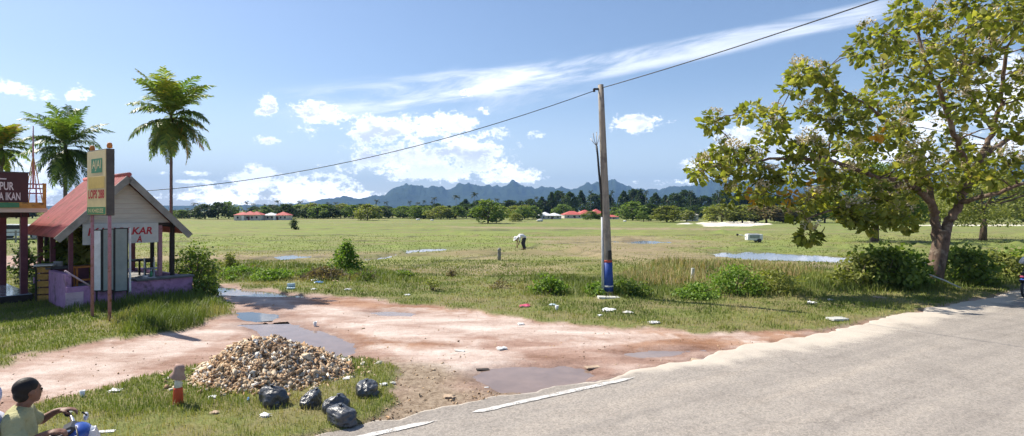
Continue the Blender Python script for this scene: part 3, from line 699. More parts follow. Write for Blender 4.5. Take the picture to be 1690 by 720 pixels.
def stall():
    t = empty('food_stall', HUT0, ANG)
    tag(t, 'small open food stall with faded red corrugated gable roof and purple low walls', 'stall')
    AX, AZ, EX, EZ, LEN = 0, 3.43, 1.55, 1.80, 4.0
    V, Q = corrugated(-.06, LEN, 0.0, AZ + .03, -EX - .02, EZ + .01); np_mesh('roof', V, quads=Q, mat=M['redroof'], parent=t, smooth=True)
    V, Q = corrugated(-.06, LEN, 0.0, AZ + .03, EX + .02, EZ + .01); np_mesh('roof', V, quads=Q, mat=M['redroof'], parent=t, smooth=True)
    m = MB(); m.tube([(0, -.08, AZ + .05), (0, LEN + .02, AZ + .05)], .06, 8); m.build('ridge_cap', M['redroof'], t)
    for sx_ in (-1, 1):
        m = MB(); dx, dz = sx_ * EX, EZ - AZ; l = math.hypot(dx, dz)
        a = math.atan2(-dz, dx) if sx_ > 0 else math.atan2(-dz, dx)
        m.box((dx / 2, -.05, (AZ + EZ) / 2 - .06), (l + .02, .035, .17), (0, a, 0)); m.build('bargeboard', M['barge'], t)
    # gable of overlapping horizontal boards
    m = MB(); zb = 2.14
    for k in range(9):
        z0 = zb + k * .135; hw = (AZ - .14 - z0) / (AZ - EZ) * EX
        hw2 = (AZ - .14 - z0 - .135) / (AZ - EZ) * EX
        if hw2 < 0.03: hw2 = 0.03
        yo = .20
        m.prism([(-hw, yo, z0), (hw, yo, z0), (hw2, yo + .012, z0 + .132), (-hw2, yo + .012, z0 + .132)], (0, 0, 0), (0, .02, 0))
    m.build('gable_boards', M['board'], t)
    MB().box((0, .19, 2.10), (2.5, .05, .07)).build('tie_beam', M['dark'], t)
    MB().box((0, LEN - .25, 2.10), (2.5, .05, .09)).build('tie_beam', M['dark'], t)
    for sx_ in (-1, 1): MB().box((sx_ * 1.2, LEN / 2, 2.06), (.07, LEN - .3, .10)).build('wall_plate', M['dark'], t)
    for (x_, y_, mt, w_) in [(-1.2, .3, 'maroon', .09), (1.2, .3, 'dark', .09), (.86, .28, 'pinkpost', .10), (-1.2, 3.5, 'maroon', .12), (-1.2, 2.75, 'dark', .09), (-1.2, 2.1, 'maroon', .11), (1.2, 3.6, 'maroon', .10), (1.2, 1.9, 'dark', .09)]:
        MB().box((x_, y_, 1.28), (w_, w_, 1.56)).build('post', M[mt], t)
    m = MB()
    m.box((0, -.42, .28), (2.9, .12, .58), bev=.008); m.box((1.39, 1.6, .28), (.12, 3.92, .579), bev=.008); m.box((0, 3.62, .28), (2.66, .12, .578), bev=.008)
    m.build('low_wall', M['purple'], t)
    m = MB(); m.box((-1.39, 1.03, .44), (.12, 2.78, .90), bev=.008); m.build('side_wall', M['purple'], t)
    m = MB(); m.box((-1.30, -.495, .22), (.36, .03, .44), bev=.004); m.build('wall_patch', M['pinkwall'], t)
    m = MB(); m.box((0, 1.58, .25), (2.64, 3.86, .42)); m.build('floor', M['slab'], t)
    m = MB(); m.box((.75, -.33, .60), (1.45, .46, .05), bev=.005); m.build('counter_top', M['darkslab'], t)
    return t
ST = stall(); LS = loc(HUT0, ANG)
# banner on the gable beam
b_ = empty('banner', LS(-.95, .13, 0), ANG); tag(b_, 'off-white grilled fish banner with slanted red capitals under the stall gable', 'banner')
m = MB(); m.box((.84, 0, 1.86), (1.76, .012, .56)); m.build('sheet', M['banner'], b_)
text_fit('lettering', 'IKAN BAKAR', 1.50, .205, M['redink'], b_, .07, 1.82, y=-.009, bold=.03, shear=.18)
text_fit('lettering', 'A', .13, .19, M['redink'], b_, 1.18, 1.60, y=-.009, bold=.03, shear=.18)
# folding panels standing on the counter edge
t = empty('folding_panels', LS(-.86, -.60, 0), ANG); t.scale = (.86, 1, 1); tag(t, 'tall folding screen of grey-green panels with black frames leaning before the stall', 'screen')
def panel(x0, y0, x1, y1, z0, z1, mt, nm='panel'):
    d = Vector((x1 - x0, y1 - y0)); a = math.atan2(d.y, d.x); c = ((x0 + x1) / 2, (y0 + y1) / 2, (z0 + z1) / 2)
    MB().box(c, (d.length - .03, .02, z1 - z0 - .03), (0, 0, a)).build(nm, M[mt], t)
    m = MB()
    for q in (-.5, .5): m.box((c[0] + math.cos(a) * d.length * q * .97, c[1] + math.sin(a) * d.length * q * .97, c[2]), (.028, .034, z1 - z0), (0, 0, a))
    for zz in (z0 + .012, z1 - .012): m.box((c[0], c[1], zz), (d.length * .95, .032, .026), (0, 0, a))
    m.build('panel_frame', M['frame'], t)
panel(-.08, .10, .10, -.02, .42, 2.0, 'white', 'white_panel'); panel(.12, -.02, .42, .02, .40, 2.02, 'panel'); panel(.44, .02, .76, -.04, .36, 2.03, 'panel')
MB().box((.82, -.03, 1.18), (.05, .045, 1.70)).build('white_edge_post', M['white'], t)
for xx in (0.0, .42, .78): MB().box((xx, .05, .21), (.04, .04, .42)).build('leg', M['dark'], t)
# orange stool rack, table and chair on the stall floor
t = empty('stool', LS(-.85, .55, .46), ANG); tag(t, 'orange wooden stool behind the left of the folding screen on the stall floor', 'stool')
MB().box((0, 0, .52), (.46, .34, .035), bev=.005).build('seat', M['orange'], t)
for a_ in (-1, 1):
    for c_ in (-1, 1): MB().box((a_ * .19, c_ * .13, .25), (.04, .04, .5)).build('leg', M['orange'], t)
MB().box((0, -.13, .18), (.40, .03, .05)).build('stretcher', M['orange'], t)
t = empty('table', LS(.55, 1.9, .46), ANG); tag(t, 'dark low table standing inside the stall behind the banner', 'table')
MB().box((0, 0, .50), (.9, .6, .04), bev=.005).build('tabletop', M['dark'], t)
for a_ in (-1, 1):
    for c_ in (-1, 1): MB().box((a_ * .38, c_ * .24, .24), (.045, .045, .48)).build('leg', M['dark'], t)
t = empty('chair', LS(.98, 1.2, .46), ANG + .3); tag(t, 'pale chair with dark backrest panel beside the dark table in the stall', 'chair')
MB().box((0, 0, .28), (.34, .34, .03), bev=.005).build('seat', M['metal'], t)
for a_ in (-1, 1):
    MB().box((a_ * .15, .15, .30), (.03, .03, .60)).build('leg', M['white'], t); MB().box((a_ * .15, -.15, .14), (.03, .03, .28)).build('leg', M['white'], t)
MB().box((0, .15, .52), (.27, .02, .13)).build('backrest', M['dark'], t)
t = empty('enamel_tray', LS(.35, -.36, .625), ANG); tag(t, 'pale tray with stacked bowls on the dark counter right of the folding screen', 'tray')
MB().box((0, 0, .012), (.34, .24, .02), bev=.006).build('tray', M['metal'], t); MB().lathe([(.04, .022), (.08, .07), (.075, .07), (.035, .03)], (-.06, 0, 0), 14).build('bowl', M['white'], t); MB().lathe([(.03, .022), (.035, .14), (.02, .16), (.02, .19)], (.09, .03, 0), 12).build('bottle', M['green'], t)
# diagonal prop, crate, drum beside the stall
m = MB(); m.tube([LS(-1.55, -.75, 1.02), LS(-1.05, -.72, .60)], .022, 6); o = m.build('pole_prop', M['pinkwall']); tag(o, 'short pinkish rod slanting against the stall front left of the screen', 'rod')
P = Vector((-12.6, 14.75, 0)); t = empty('slatted_crate', P, ANG - .5); tag(t, 'tall ochre crate of thick slats with pale top beside the stall corner', 'crate')
for k in range(5): MB().box((0, 0, .14 + k * .19), (.30, .30, .15), bev=.008).build('slat', M['ochre'], t)
for a_ in (-1, 1):
    for c_ in (-1, 1): MB().box((a_ * .165, c_ * .165, .50), (.03, .03, 1.0)).build('corner_post', M['dark'], t)
MB().box((0, 0, 1.02), (.42, .40, .04), bev=.005).build('lid', M['banner'], t)
P = Vector((-12.05, 14.55, 0)); t = empty('drum', P); tag(t, 'battered pale grey drum with dark base between the crate and the stall wall', 'drum')
m = MB(); m.lathe([(.14, .26), (.16, .28), (.165, .5), (.17, .55), (.16, .58), (.165, .78), (.15, .80), (.12, .79)], n=20); m.build('barrel', M['metal'], t)
MB().lathe([(.15, 0), (.17, .03), (.16, .25), (.14, .26)], n=18).build('base', M['dark'], t)
MB().lathe([(.0, .80), (.17, .805), (.175, .84), (.05, .86), (0.01, .86)], n=18).build('lid', M['slab'], t)
t = empty('cook_stand', Vector((-12.38, 15.15, 0)), ANG); tag(t, 'dark wooden counter with cluttered top behind the drum and the crate', 'counter')
MB().box((0, 0, .45), (.9, .5, .9), bev=.01).build('cabinet', M['maroon'], t); MB().box((0, 0, .93), (1.0, .58, .05), bev=.006).build('counter_top', M['darkslab'], t)
MB().lathe([(.09, 0), (.11, .01), (.10, .13), (.105, .14), (.0, .15)], (-.2, -.1, .955)).build('pot', M['metal'], t)
# ================================================================ pavilion at the left edge
C0 = Vector((-13.0, 14.8, 0)); LP = loc(C0, ANG)
t = empty('pavilion', C0, ANG); tag(t, 'open pavilion with tiled floor and flat dark roof at the left edge', 'pavilion')
MB().box((-2.4, 2.5, .11), (4.8, 5.0, .22), bev=.01).build('floor_slab', M['dark'], t)
MB().box((-2.4, 2.5, .228), (4.76, 4.96, .02)).build('tiled_floor', M['tile'], t)
for x_, y_ in [(-.16, .18), (-.16, 2.95), (-.16, 4.8), (-4.6, .18), (-4.6, 4.8)]: MB().box((x_, y_, 1.33), (.15, .15, 2.2), bev=.006).build('post', M['maroon'], t)
MB().box((-.16, 2.5, 2.37), (.10, 5.0, .12)).build('beam', M['dark'], t); MB().box((-2.4, .18, 2.365), (4.7, .10, .13)).build('beam', M['dark'], t)
MB().box((-2.35, 2.5, 2.50), (5.2, 5.6, .12), bev=.01).build('roof', M['board'], t)
m = MB(); m.box((-2.3, -.33, 2.63), (5.0, .05, .15)); m.build('painted_fascia', M['ochre'], t)
for k in range(4): MB().box((-.55 - k * .9, -.36, 2.63), (.42, .012, .13)).build('fascia_picture', M['green'], t)
m = MB()
for zz in (2.95, 3.08, 3.2): m.box((-.02, -.2, zz), (.44, .03, .035))
for xx in (-.22, .03): m.box((xx, -.2, 2.88), (.03, .03, .64))
m.build('rack', M['pinkpost'], t); MB().box((.2, -.2, 2.88), (.07, .07, .70)).build('rack_post', M['ochre'], t)
t = empty('signboard', LP(-3.4, -.28, 0), ANG); tag(t, 'dark brown signboard reading PUR and A IKAN above the pavilion roof', 'signboard')
MB().box((1.62, 0, 3.05), (3.26, .06, .86)).build('board', M['brownsign'], t)
MB().box((1.62, .0, 3.49), (3.30, .09, .03)).build('trim', M['signedge'], t)
text_fit('lettering', 'PUR', .27, .21, M['letter'], t, 2.69, 3.02, y=-.034, bold=.02)
text_fit('lettering', 'A IKAN', .42, .20, M['letter'], t, 2.67, 2.76, y=-.034, bold=.02)
MB().box((2.75, -.034, 3.31), (.13, .006, .03)).build('emblem', M['letter'], t)
t = empty('antenna_mast', LP(.04, .2, 2.56)); tag(t, 'thin rusty mast on four splayed legs on the pavilion roof', 'mast')
zt = 2.25; m = MB(); m.tube([(0, 0, .55), (0, 0, 1.45), (0, 0, zt)], [.022, .022, .012], 6); m.build('mast_tube', M['pinkpost'], t)
for a_ in (0.3, 1.9, 3.4, 5.0): MB().tube([(0, 0, 1.45), (.04 * math.cos(a_), .04 * math.sin(a_), 1.2), (.24 * math.cos(a_), .24 * math.sin(a_), .0)], .011, 5).build('leg', M['ochre'], t)
# ================================================================ post sign of cream board
A0 = Vector((-9.82, 12.62, 0)); WA = math.atan2(-.56, .82)
t = empty('post_sign', A0, WA); tag(t, 'tall cream sign with green and red lettering on two pink posts', 'sign')
for x_ in (.06, 1.04):
    MB().tube([(x_, .07, -.1), (x_, .07, 3.84)], .036, 10).build('post', M['pinkpost'], t)
    MB().lathe([(.02, 0), (.05, .01), (.055, .07), (.04, .12), (.01, .13)], (x_, .07, 3.87), 12).build('finial', M['orange'], t)
MB().box((.55, .07, 3.12), (1.10, .15, 1.48), bev=.006).build('cabinet', M['signedge'], t)  # shade of the sign's end side is put into this dark colour
MB().box((.545, -.010, 3.12), (1.05, .012, 1.44)).build('sign_face', M['cream'], t)
MB().box((.58, -.0185, 3.50), (.60, .006, .32)).build('green_panel', M['green'], t)
text_fit('lettering', 'AJAI', .50, .25, M['cream'], t, .33, 3.375, y=-.024, bold=.01)
MB().box((.56, -.0185, 3.12), (.90, .006, .26)).build('yellow_panel', M['yellow'], t)
text_fit('lettering', 'LOPS 288', .90, .20, M['redink'], t, .10, 2.76, y=-.0195, bold=.03)
MB().box((.545, -.0185, 2.49), (1.04, .006, .16)).build('green_strip', M['green'], t)
text_fit('lettering', 'N KHIDZE', .84, .09, M['cream'], t, .12, 2.445, y=-.024, bold=.02)
# ================================================================ utility pole and wires
PB = Vector((2.79, 15.7, 0)); PT = Vector((2.555, 15.7, 6.11))
def pl(z): return PB.lerp(PT, z / 6.11)
def pr_(z): return .142 - .062 * z / 6.11
t = empty('utility_pole', PB); tag(t, 'leaning concrete utility pole with blue painted band in the roadside grass', 'pole')
conc = pmat('pole_concrete', (.36, .31, .25), (.22, .20, .17), 3, .85, .4, .008, stretch=(4, 4, .6), c3=(.17, .14, .12), s3=2)
blue = pmat('blue_band_paint', (.025, .07, .30), (.02, .05, .22), 6, .55, .2, .004)
redp = pmat('red_band_paint', (.48, .09, .06), (.36, .07, .05), 6, .6, .1, .003)
L_ = lambda z: tuple(pl(z) - PB)
zs = [-.2, 1, 2, 3, 4, 5, 6.11]; MB().tube([L_(z_) for z_ in zs], [pr_(z_) for z_ in zs], 16).build('shaft', conc, t)
MB().tube([L_(z_) for z_ in (.17, 1.0)], [pr_(.17) + .004, pr_(1) + .004], 16).build('blue_band', blue, t)
MB().tube([L_(z_) for z_ in (1.002, 1.07)], [pr_(1) + .005] * 2, 16).build('red_band', redp, t)
MB().tube([L_(z_) for z_ in (.30, .34)], [pr_(.3) + .010] * 2, 16).build('strap', M['banner'], t)
MB().box((L_(1.22)[0] + .045, -.14, 1.22), (.10, .07, .26), bev=.008).build('meter_box', M['frame'], t)
lg = pmat('light_grey_conduit', (.46, .48, .50), (.36, .38, .40), 6, .5, .1, .003)
MB().tube([(-.175, -.02, -.05), (-.17, -.02, 1.2), (-.19, -.02, 2.3)], [.046, .046, .044], 10).build('conduit', lg, t)
MB().tube([(-.185, -.02, 2.28), (-.23, -.03, 3.0), (-.29, -.03, 3.6), (-.33, -.03, 4.1), (-.36, -.02, 4.35)], [.035, .034, .032, .028, .03], 8).build('riser_cable', M['frame'], t)
for k, (dx, dz) in enumerate([(-.10, .36), (.0, .40), (.07, .30), (-.16, .22)]):
    MB().tube([(-.36, -.02, 4.35), (-.36 + dx * .6, -.02 - .02 * k, 4.35 + dz * .4), (-.36 + dx, -.04 + .03 * k, 4.35 + dz)], [.012, .010, .014], 5).build('cable_tail', M['metal'], t)
MB().box((L_(5.95)[0] - .08, -.02, 5.98), (.26, .05, .05)).build('bracket', M['frame'], t)
MB().lathe([(.03, 0), (.04, .02), (.03, .05), (.04, .08), (.02, .1)], (L_(5.95)[0] - .2, -.02, 5.90), 10).build('insulator', M['dark'], t)
o = MB().box((PB.x - .08, PB.y - .42, .03), (.62, .24, .10), (0.03, .04, .1), bev=.01).build('concrete_slab', M['banner']); tag(o, 'pale flat concrete slab lying at the foot of the utility pole', 'slab')
def wire(a, b, sag, r, label, n=24):
    m = MB(); m.tube([a.lerp(b, k / n) - Vector((0, 0, sag * 4 * (k / n) * (1 - k / n))) for k in range(n + 1)], r, 5)
    o = m.build('overhead_wire', M['frame']); tag(o, label, 'wire')
wp = pl(5.95) + Vector((-.2, -.02, -.02))
wire(wp, LS(.35, 3.9, 3.05), .62, .011, 'black wire sagging from the utility pole left toward the stall roof')
wire(pl(6.0) + Vector((0, -.05, 0)), Vector((10.2, 4.0, 6.75)), .16, .013, 'black wire rising from the utility pole toward the upper right')
# ================================================================ palms
def frond(L, az, e0, curl, nl, ll, rng, wid=.035, droop=.5, tint0=.5, roll=0):
    """arching rachis with two rows of narrow leaflets"""
    t = np.linspace(0, 1, nl); e = e0 - curl * t ** 1.3
    ds = L / (nl - 1); dirx = np.cos(e); dirz = np.sin(e)
    xs = np.concatenate([[0], np.cumsum(dirx[:-1] * ds)]); zs = np.concatenate([[0], np.cumsum(dirz[:-1] * ds)])
    ca, sa = math.cos(az), math.sin(az)
    P = np.stack([xs * ca, xs * sa, zs], 1); D = np.stack([dirx * ca, dirx * sa, dirz], 1)
    S = np.array([-sa, ca, 0.0]); U = np.cross(S[None], D) * -1
    parts = []
    m = t > .14; P2 = P[m]; D2 = D[m]; U2 = U[m]; tt = t[m]; n = len(P2)
    for sd in (-1, 1):
        l = ll * (np.sin(np.clip(tt * 1.05, 0, 1) * np.pi) * .75 + .28) * rng.uniform(.8, 1.15, n)
        d = S[None] * sd * rng.uniform(.7, 1, n)[:, None] + D2 * rng.uniform(.45, .9, n)[:, None] + U2 * rng.uniform(-.1, .35, n)[:, None]
        d /= np.linalg.norm(d, axis=1)[:, None]
        dn = d.copy(); dn[:, 2] -= droop * rng.uniform(.6, 1.5, n); dn /= np.linalg.norm(dn, axis=1)[:, None]
        mid = P2 + d * (l * .45)[:, None]; tip = mid + dn * (l * .55)[:, None]
        w_ = D2 * (wid * .5); V = np.stack([P2 - w_ * .6, P2 + w_ * .6, mid + w_, mid - w_, tip], 1)
        i = np.arange(n)[:, None] * 5
        parts.append((V.reshape(-1, 3), i + np.array([3, 2, 4]), i + np.array([0, 1, 2, 3]), np.repeat(np.clip(tint0 + rng.normal(0, .12, n), 0, 1), 5)))
    r = .012 * L ** .5; V = []; 
    for k, a in enumerate((0, 2.1, 4.2)): V.append(P + (S[None] * math.cos(a) + U * math.sin(a)) * (r * (1.15 - t))[:, None])
    V = np.concatenate(V); i = np.arange(nl - 1); Q = []
    for k in range(3): j = (k + 1) % 3; Q.append(np.stack([i + k * nl, i + 1 + k * nl, i + 1 + j * nl, i + j * nl], 1))
    parts.append((V, np.zeros((0, 3), int), np.concatenate(Q), np.full(len(V), min(1, tint0 + .1))))
    return join_lv(parts)
def ring_trunk(H, r0, r1, lean=(0, 0), n=26, swell=None):
    pts, rr = [], []
    for k in range(n + 1):
        t = k / n; pts.append((lean[0] * t * t, lean[1] * t * t, -0.15 + (H + .15) * t)); rr.append((r0 + (r1 - r0) * t) * (1.0 + (.05 if k % 2 else -.04)) + (.5 * r0 * math.exp(-t * 14)))
    return MB().tube(pts, rr, 10)
PALMST = [(0.0, (.035, .062, .02)), (.35, (.095, .16, .035)), (.62, (.20, .28, .05)), (.82, (.34, .35, .07)), (1.0, (.52, .25, .06))]
M['palm'] = leafmat('palm_leaf', PALMST, rough=.42, trans=.40, spec=.45)
M['ptrunk'] = pmat('palm_trunk', (.20, .17, .14), (.11, .09, .075), 9, .9, .4, .01, stretch=(1, 1, 5))
M['shaft'] = pmat('palm_crownshaft', (.10, .12, .05), (.06, .05, .04), 6, .6, .2, .004)
def palm(pos, H, FL, up, hang, rng, label, group=None, bias=0.0, dead=2, tr=.075):
    t = empty('palm_tree', pos); tag(t, label, 'palm', group)
    ring_trunk(H, tr * 1.15, tr * .75).build('trunk', M['ptrunk'], t)
    MB().tube([(0, 0, H - .55 * FL), (0, 0, H - .3 * FL), (0, 0, H + .05)], [tr * 1.3, tr * 1.5, tr * .7], 10).build('crownshaft', M['shaft'], t)
    fs = []
    for k in range(up):
        a = 2 * math.pi * k / up + rng.uniform(-.3, .3); e0 = rng.uniform(.85, 1.35) if k % 3 else rng.uniform(1.2, 1.5)
        f = frond(FL * rng.uniform(.85, 1.1), a, e0, rng.uniform(.5, 1.35), 46, FL * .30, rng, wid=.05, droop=.5, tint0=.55 + bias + rng.uniform(-.12, .16)); f[0][:, 2] += H; fs.append(f)
    for k in range(8):
        a = 2 * math.pi * k / 8 + rng.uniform(-.3, .3)
        f = frond(FL * rng.uniform(.7, .9), a, rng.uniform(.15, .7), rng.uniform(.9, 1.5), 40, FL * .28, rng, wid=.05, droop=.9, tint0=.48 + bias + rng.uniform(-.15, .15)); f[0][:, 2] += H; fs.append(f)
    for k in range(hang):
        a = 2 * math.pi * k / hang + rng.uniform(-.3, .3); dd = k < dead
        f = frond(FL * rng.uniform(.6, 1.0), a, rng.uniform(-1.05, .1), rng.uniform(.5, 1.0), 38, FL * .24, rng, wid=.05, droop=1.4, tint0=(.93 if dd else .40 + bias + rng.uniform(-.2, .25))); f[0][:, 2] += H - .05 * FL; fs.append(f)
    V, T, Q, ti = join_lv(fs); np_mesh('fronds', V, T, Q, mat=M['palm'], parent=t, tint=ti)
    return t
palm(Vector((-11.0, 17.6, 0)), 5.55, 1.6, 15, 30, np.random.default_rng(3), 'tall slender palm with starry crown and drooping skirt behind the stall', dead=4, tr=.05)
palm(Vector((-17.2, 21.0, 0)), 4.95, 1.8, 12, 32, np.random.default_rng(5), 'dark shaggy palm with hanging fronds between the mast and the post sign', bias=-.20, dead=0)
palm(Vector((-20.6, 22.0, 0)), 5.0, 1.3, 17, 14, np.random.default_rng(8), 'bright yellow-green palm crown rising behind the brown signboard', bias=.10, dead=0)
# ================================================================ broadleaf trees
def stops(cs): return [(i / (len(cs) - 1), c) for i, c in enumerate(cs)]
M['bark'] = pmat('rough_bark', (.19, .13, .095), (.075, .052, .04), 7, .95, .9, .03, stretch=(1, 1, .35), c3=(.27, .22, .17), s3=3)
M['teak'] = leafmat('broad_leaf', stops([(.10, .105, .022), (.17, .20, .036), (.27, .285, .055), (.42, .39, .10), (.58, .48, .15)]), rough=.5, trans=.48, spec=.28)
M['flower'] = leafmat('dry_blossom', stops([(.42, .33, .22), (.55, .46, .31), (.64, .55, .42)]), trans=.2)
M['yleaf'] = leafmat('yellowed_leaf', stops([(.55, .30, .03), (.62, .42, .05), (.50, .22, .04)]), trans=.35)
def limb(pts, r0, r1, n=8, sub=6, rng=None, wob=.05):
    """smooth limb through control points"""
    P = [Vector(p) for p in pts]; out = []
    for i in range(len(P) - 1):
        p0, p1, p2, p3 = P[max(i - 1, 0)], P[i], P[i + 1], P[min(i + 2, len(P) - 1)]
        for k in range(sub):
            t = k / sub
            out.append(.5 * ((2 * p1) + (p2 - p0) * t + (2 * p0 - 5 * p1 + 4 * p2 - p3) * t * t + (3 * p1 - p0 - 3 * p2 + p3) * t ** 3))
    out.append(P[-1]); m = len(out)
    if rng is not None:
        for i in range(1, m - 1): out[i] = out[i] + Vector(rng.normal(0, wob, 3)) * (r0 + .03) * 3
    return out, [r0 + (r1 - r0) * (i / (m - 1)) ** .8 for i in range(m)]
def big_tree():
    rng = np.random.default_rng(21); B = at(1538, 472); D0 = B.y
    t = empty('broadleaf_tree', B); tag(t, 'large spreading roadside tree with broad leaves and forked leaning trunk', 'tree')
    w3 = lambda px, py, dy=0.0: atd(px, py, D0 + dy) - B
    limbs = []
    trunk = [(0, 0, -.2), w3(1541, 455), w3(1548, 425), w3(1554, 395), w3(1556, 380)]
    main = [w3(1553, 400), w3(1566, 370), w3(1582, 335), w3(1600, 300), w3(1618, 262, .3), w3(1640, 215, .5), w3(1655, 150, .3), w3(1660, 80)]
    left = [w3(1551, 405), w3(1543, 375, .1), w3(1541, 350, .0), w3(1525, 322, -.4), w3(1490, 300, -.8), w3(1440, 290, -1.2), w3(1380, 268, -1.5), w3(1300, 262, -1.6), w3(1220, 268, -1.5)]
    l2 = [w3(1600, 300), w3(1590, 260, -.4), w3(1568, 200, -.8), w3(1545, 140, -1), w3(1520, 80, -.8), w3(1510, 20, -.5)]
    l3 = [w3(1541, 350), w3(1530, 300, .6), w3(1500, 240, 1), w3(1440, 180, .8), w3(1370, 140, .3)]
    l4 = [w3(1618, 262, .3), w3(1670, 225, .8), w3(1740, 190, 1.0), w3(1830, 170, .6)]
    l5 = [w3(1640, 215, .5), w3(1600, 150, 1.2), w3(1590, 90, 1.6), w3(1600, 30, 1.4)]
    l6 = [w3(1582, 335), w3(1640, 320, -1.2), w3(1700, 300, -1.8), w3(1780, 290, -2)]
    l7 = [w3(1490, 300, -.8), w3(1440, 330, -1.6), w3(1380, 345, -2.0), w3(1330, 362, -2.0)]
    m = MB(); att = []
    for i, (L_, r0, r1) in enumerate([(trunk, .29, .22), (main, .17, .05), (left, .16, .03), (l2, .12, .03), (l3, .11, .03), (l4, .10, .03), (l5, .09, .03), (l6, .09, .03), (l7, .07, .02)]):
        p, r = limb(L_, r0, r1, rng=rng if i else None)
        if i == 0:
            r = [x_ * (1 + .55 * math.exp(-k / 2.5)) for k, x_ in enumerate(r)]
        m.tube(p, r, 12 if i < 3 else 8)
        if i: att += [(q, rr) for q, rr in zip(p, r)][4:]
    # clumps of leaves
    cl = [(1178,204),(1160,284),(1205,290),(1242,184),(1277,194),(1320,119),(1297,152),(1353,119),(1365,152),(1254,235),(1307,247),(1312,290),(1353,285),(1371,206),(1412,177),(1437,62),(1425,84),(1470,60),(1495,16),(1448,128),(1482,88),(1528,38),(1563,68),(1616,36),(1645,88),(1680,48),(1587,128),(1628,152),(1663,204),(1622,270),(1557,205),(1480,204),(1552,280),(1500,262),(1482,285),(1447,234),(1400,234),(1412,290),(1447,326),(1412,352),(1320,348),(1326,388),(1395,345),(1470,345),(1500,320),(1215,318),(1270,318),(1345,320),(1380,300),(1420,262),(1340,236),(1220,258),(1190,250),(1240,275),(1520,130),(1550,165),(1600,190),(1500,170),(1460,160),(1420,210),(1385,170),(1330,180),(1580,90),(1640,40),(1690,120),(1700,20),(1560,15),(1600,10),(1660,10),(1720,80),(1740,160),(1700,220),(1730,240),(1660,260),(1690,280),(1590,240),(1720,290),(1760,60),(1790,140),(1800,220),(1530,250),(1455,300),(1370,330),(1285,220),(1175,268),(1265,290),(1440,365),(1480,362),(1520,300),(1595,285),(1640,300),(1570,310),(1350,255),(1610,-40),(1540,-30),(1680,-50),(1740,-10),(1480,230),(1540,100),(1610,80),(1670,160),(1620,110)]
    parts, fparts = [], []; yl = []
    for (px, py) in cl:
        for rep in range(3 if rng.random() < .75 else 2):
            dy = rng.uniform(-2.4, 2.4) if px > 1380 else rng.uniform(-2.6, 0.6)
            if rep == 0 and px < 1380: dy = -1.4
            if py > 330: dy = -2.0 + rng.uniform(-.4, .4)
            sc = (D0 + dy) / F
            c = Vector(w3(px + rng.normal(0, 7), py + rng.normal(0, 6), dy))
            rad = rng.uniform(17, 25) * sc * (1.15 if px > 1400 else .95) * (1 if rep == 0 else .8)
            n = int((66 if rep == 0 else 40) * (.85 if px < 1400 else 1))
            Pp, dd = ball_pts(n, c, (rad, rad, rad * .72), rng, .5)
            big_ = rng.random(n) < .62; tt = np.clip(rng.normal(rng.uniform(.26, .52), .2, n), 0, .93)
            parts.append(leaves(Pp[big_], .225, rng, tint=tt[big_], wid=.37, out=dd[big_])); parts.append(leaves(Pp[~big_] * 1.0, .125, rng, tint=tt[~big_] + .04, wid=.34, out=dd[~big_]))
            if rep < 2 and rng.random() < .75:
                Pf, _ = ball_pts(110, c + Vector((0, 0, rad * .95)), (rad * .8, rad * .8, rad * .5), rng, .0)
                fparts.append(leaves(Pf, .075, rng, simple=True, wid=.3))
            # branchlet to nearest limb
            q, rr = min(att, key=lambda a_: (a_[0] - c).length + max(0, a_[0].z - c.z) * .4)
            if (q - c).length > .25:
                mid = q.lerp(c, .5) + Vector((rng.normal(0, .08), rng.normal(0, .08), .10))
                m.tube([q, mid, c], [min(rr * .6, .032), .016, .009], 5)
            att.append((c, .014))
    m.build('trunk', M['bark'], t)
    V, T, Q, ti = join_lv(parts); np_mesh('crown', V, T, Q, mat=M['teak'], parent=t, tint=ti)
    V, T, Q, ti = join_lv(fparts); np_mesh('blossom', V, T, Q, mat=M['flower'], parent=t, tint=ti)
    yp = []
    for (px, py) in [(1243,325),(1250,330),(1300,320),(1305,328),(1450,220),(1455,224),(1342,295),(1310,318),(1345,310)]:
        Pp, dd = ball_pts(7, w3(px, py, -1.9), (.14, .14, .12), rng, .2); yp.append(leaves(Pp, .22, rng, wid=.36, out=dd))
    V, T, Q, ti = join_lv(yp); np_mesh('yellow_leaves', V, T, Q, mat=M['yleaf'], parent=t, tint=ti)
big_tree()
GREENS = {
 'dark': stops([(.022, .042, .014), (.042, .072, .022), (.075, .115, .033)]),
 'mid': stops([(.07, .12, .025), (.14, .20, .040), (.23, .29, .065)]),
 'olive': stops([(.13, .155, .038), (.23, .25, .065), (.33, .34, .10)]),
 'yellow': stops([(.09, .11, .02), (.17, .19, .04), (.26, .27, .07)]),
 'brown': stops([(.12, .10, .05), (.20, .16, .08), (.27, .20, .11)]),
 'lush': stops([(.08, .14, .02), (.15, .25, .035), (.27, .37, .065)]),
}
for k, v in GREENS.items(): M['g_' + k] = leafmat('foliage_' + k, v, rough=.6, trans=.38)
def crown_pts(nclump, rng, w_=1.0, z0=.18, z1=1.0, per=60, cr=.17, dome=1.0):
    """points of a lumpy crown, unit height, unit width"""
    P, D_ = [], []
    for k in range(nclump):
        u = rng.uniform(0, 1); zz = z0 + (z1 - z0) * u; a = rng.uniform(0, 2 * math.pi)
        env = math.sin(min(1, .22 + u * .80) * math.pi) ** .6 if dome else 1
        rad = .5 * w_ * env * math.sqrt(rng.uniform(.25, 1)); r = cr * rng.uniform(.6, 1.25)
        p, d = ball_pts(per, (rad * math.cos(a) * .85, rad * math.sin(a) * .85, min(zz, z1 - r * .5)), (r, r, r * .7), rng, .45); P.append(p); D_.append(d)
    return np.concatenate(P), np.concatenate(D_)
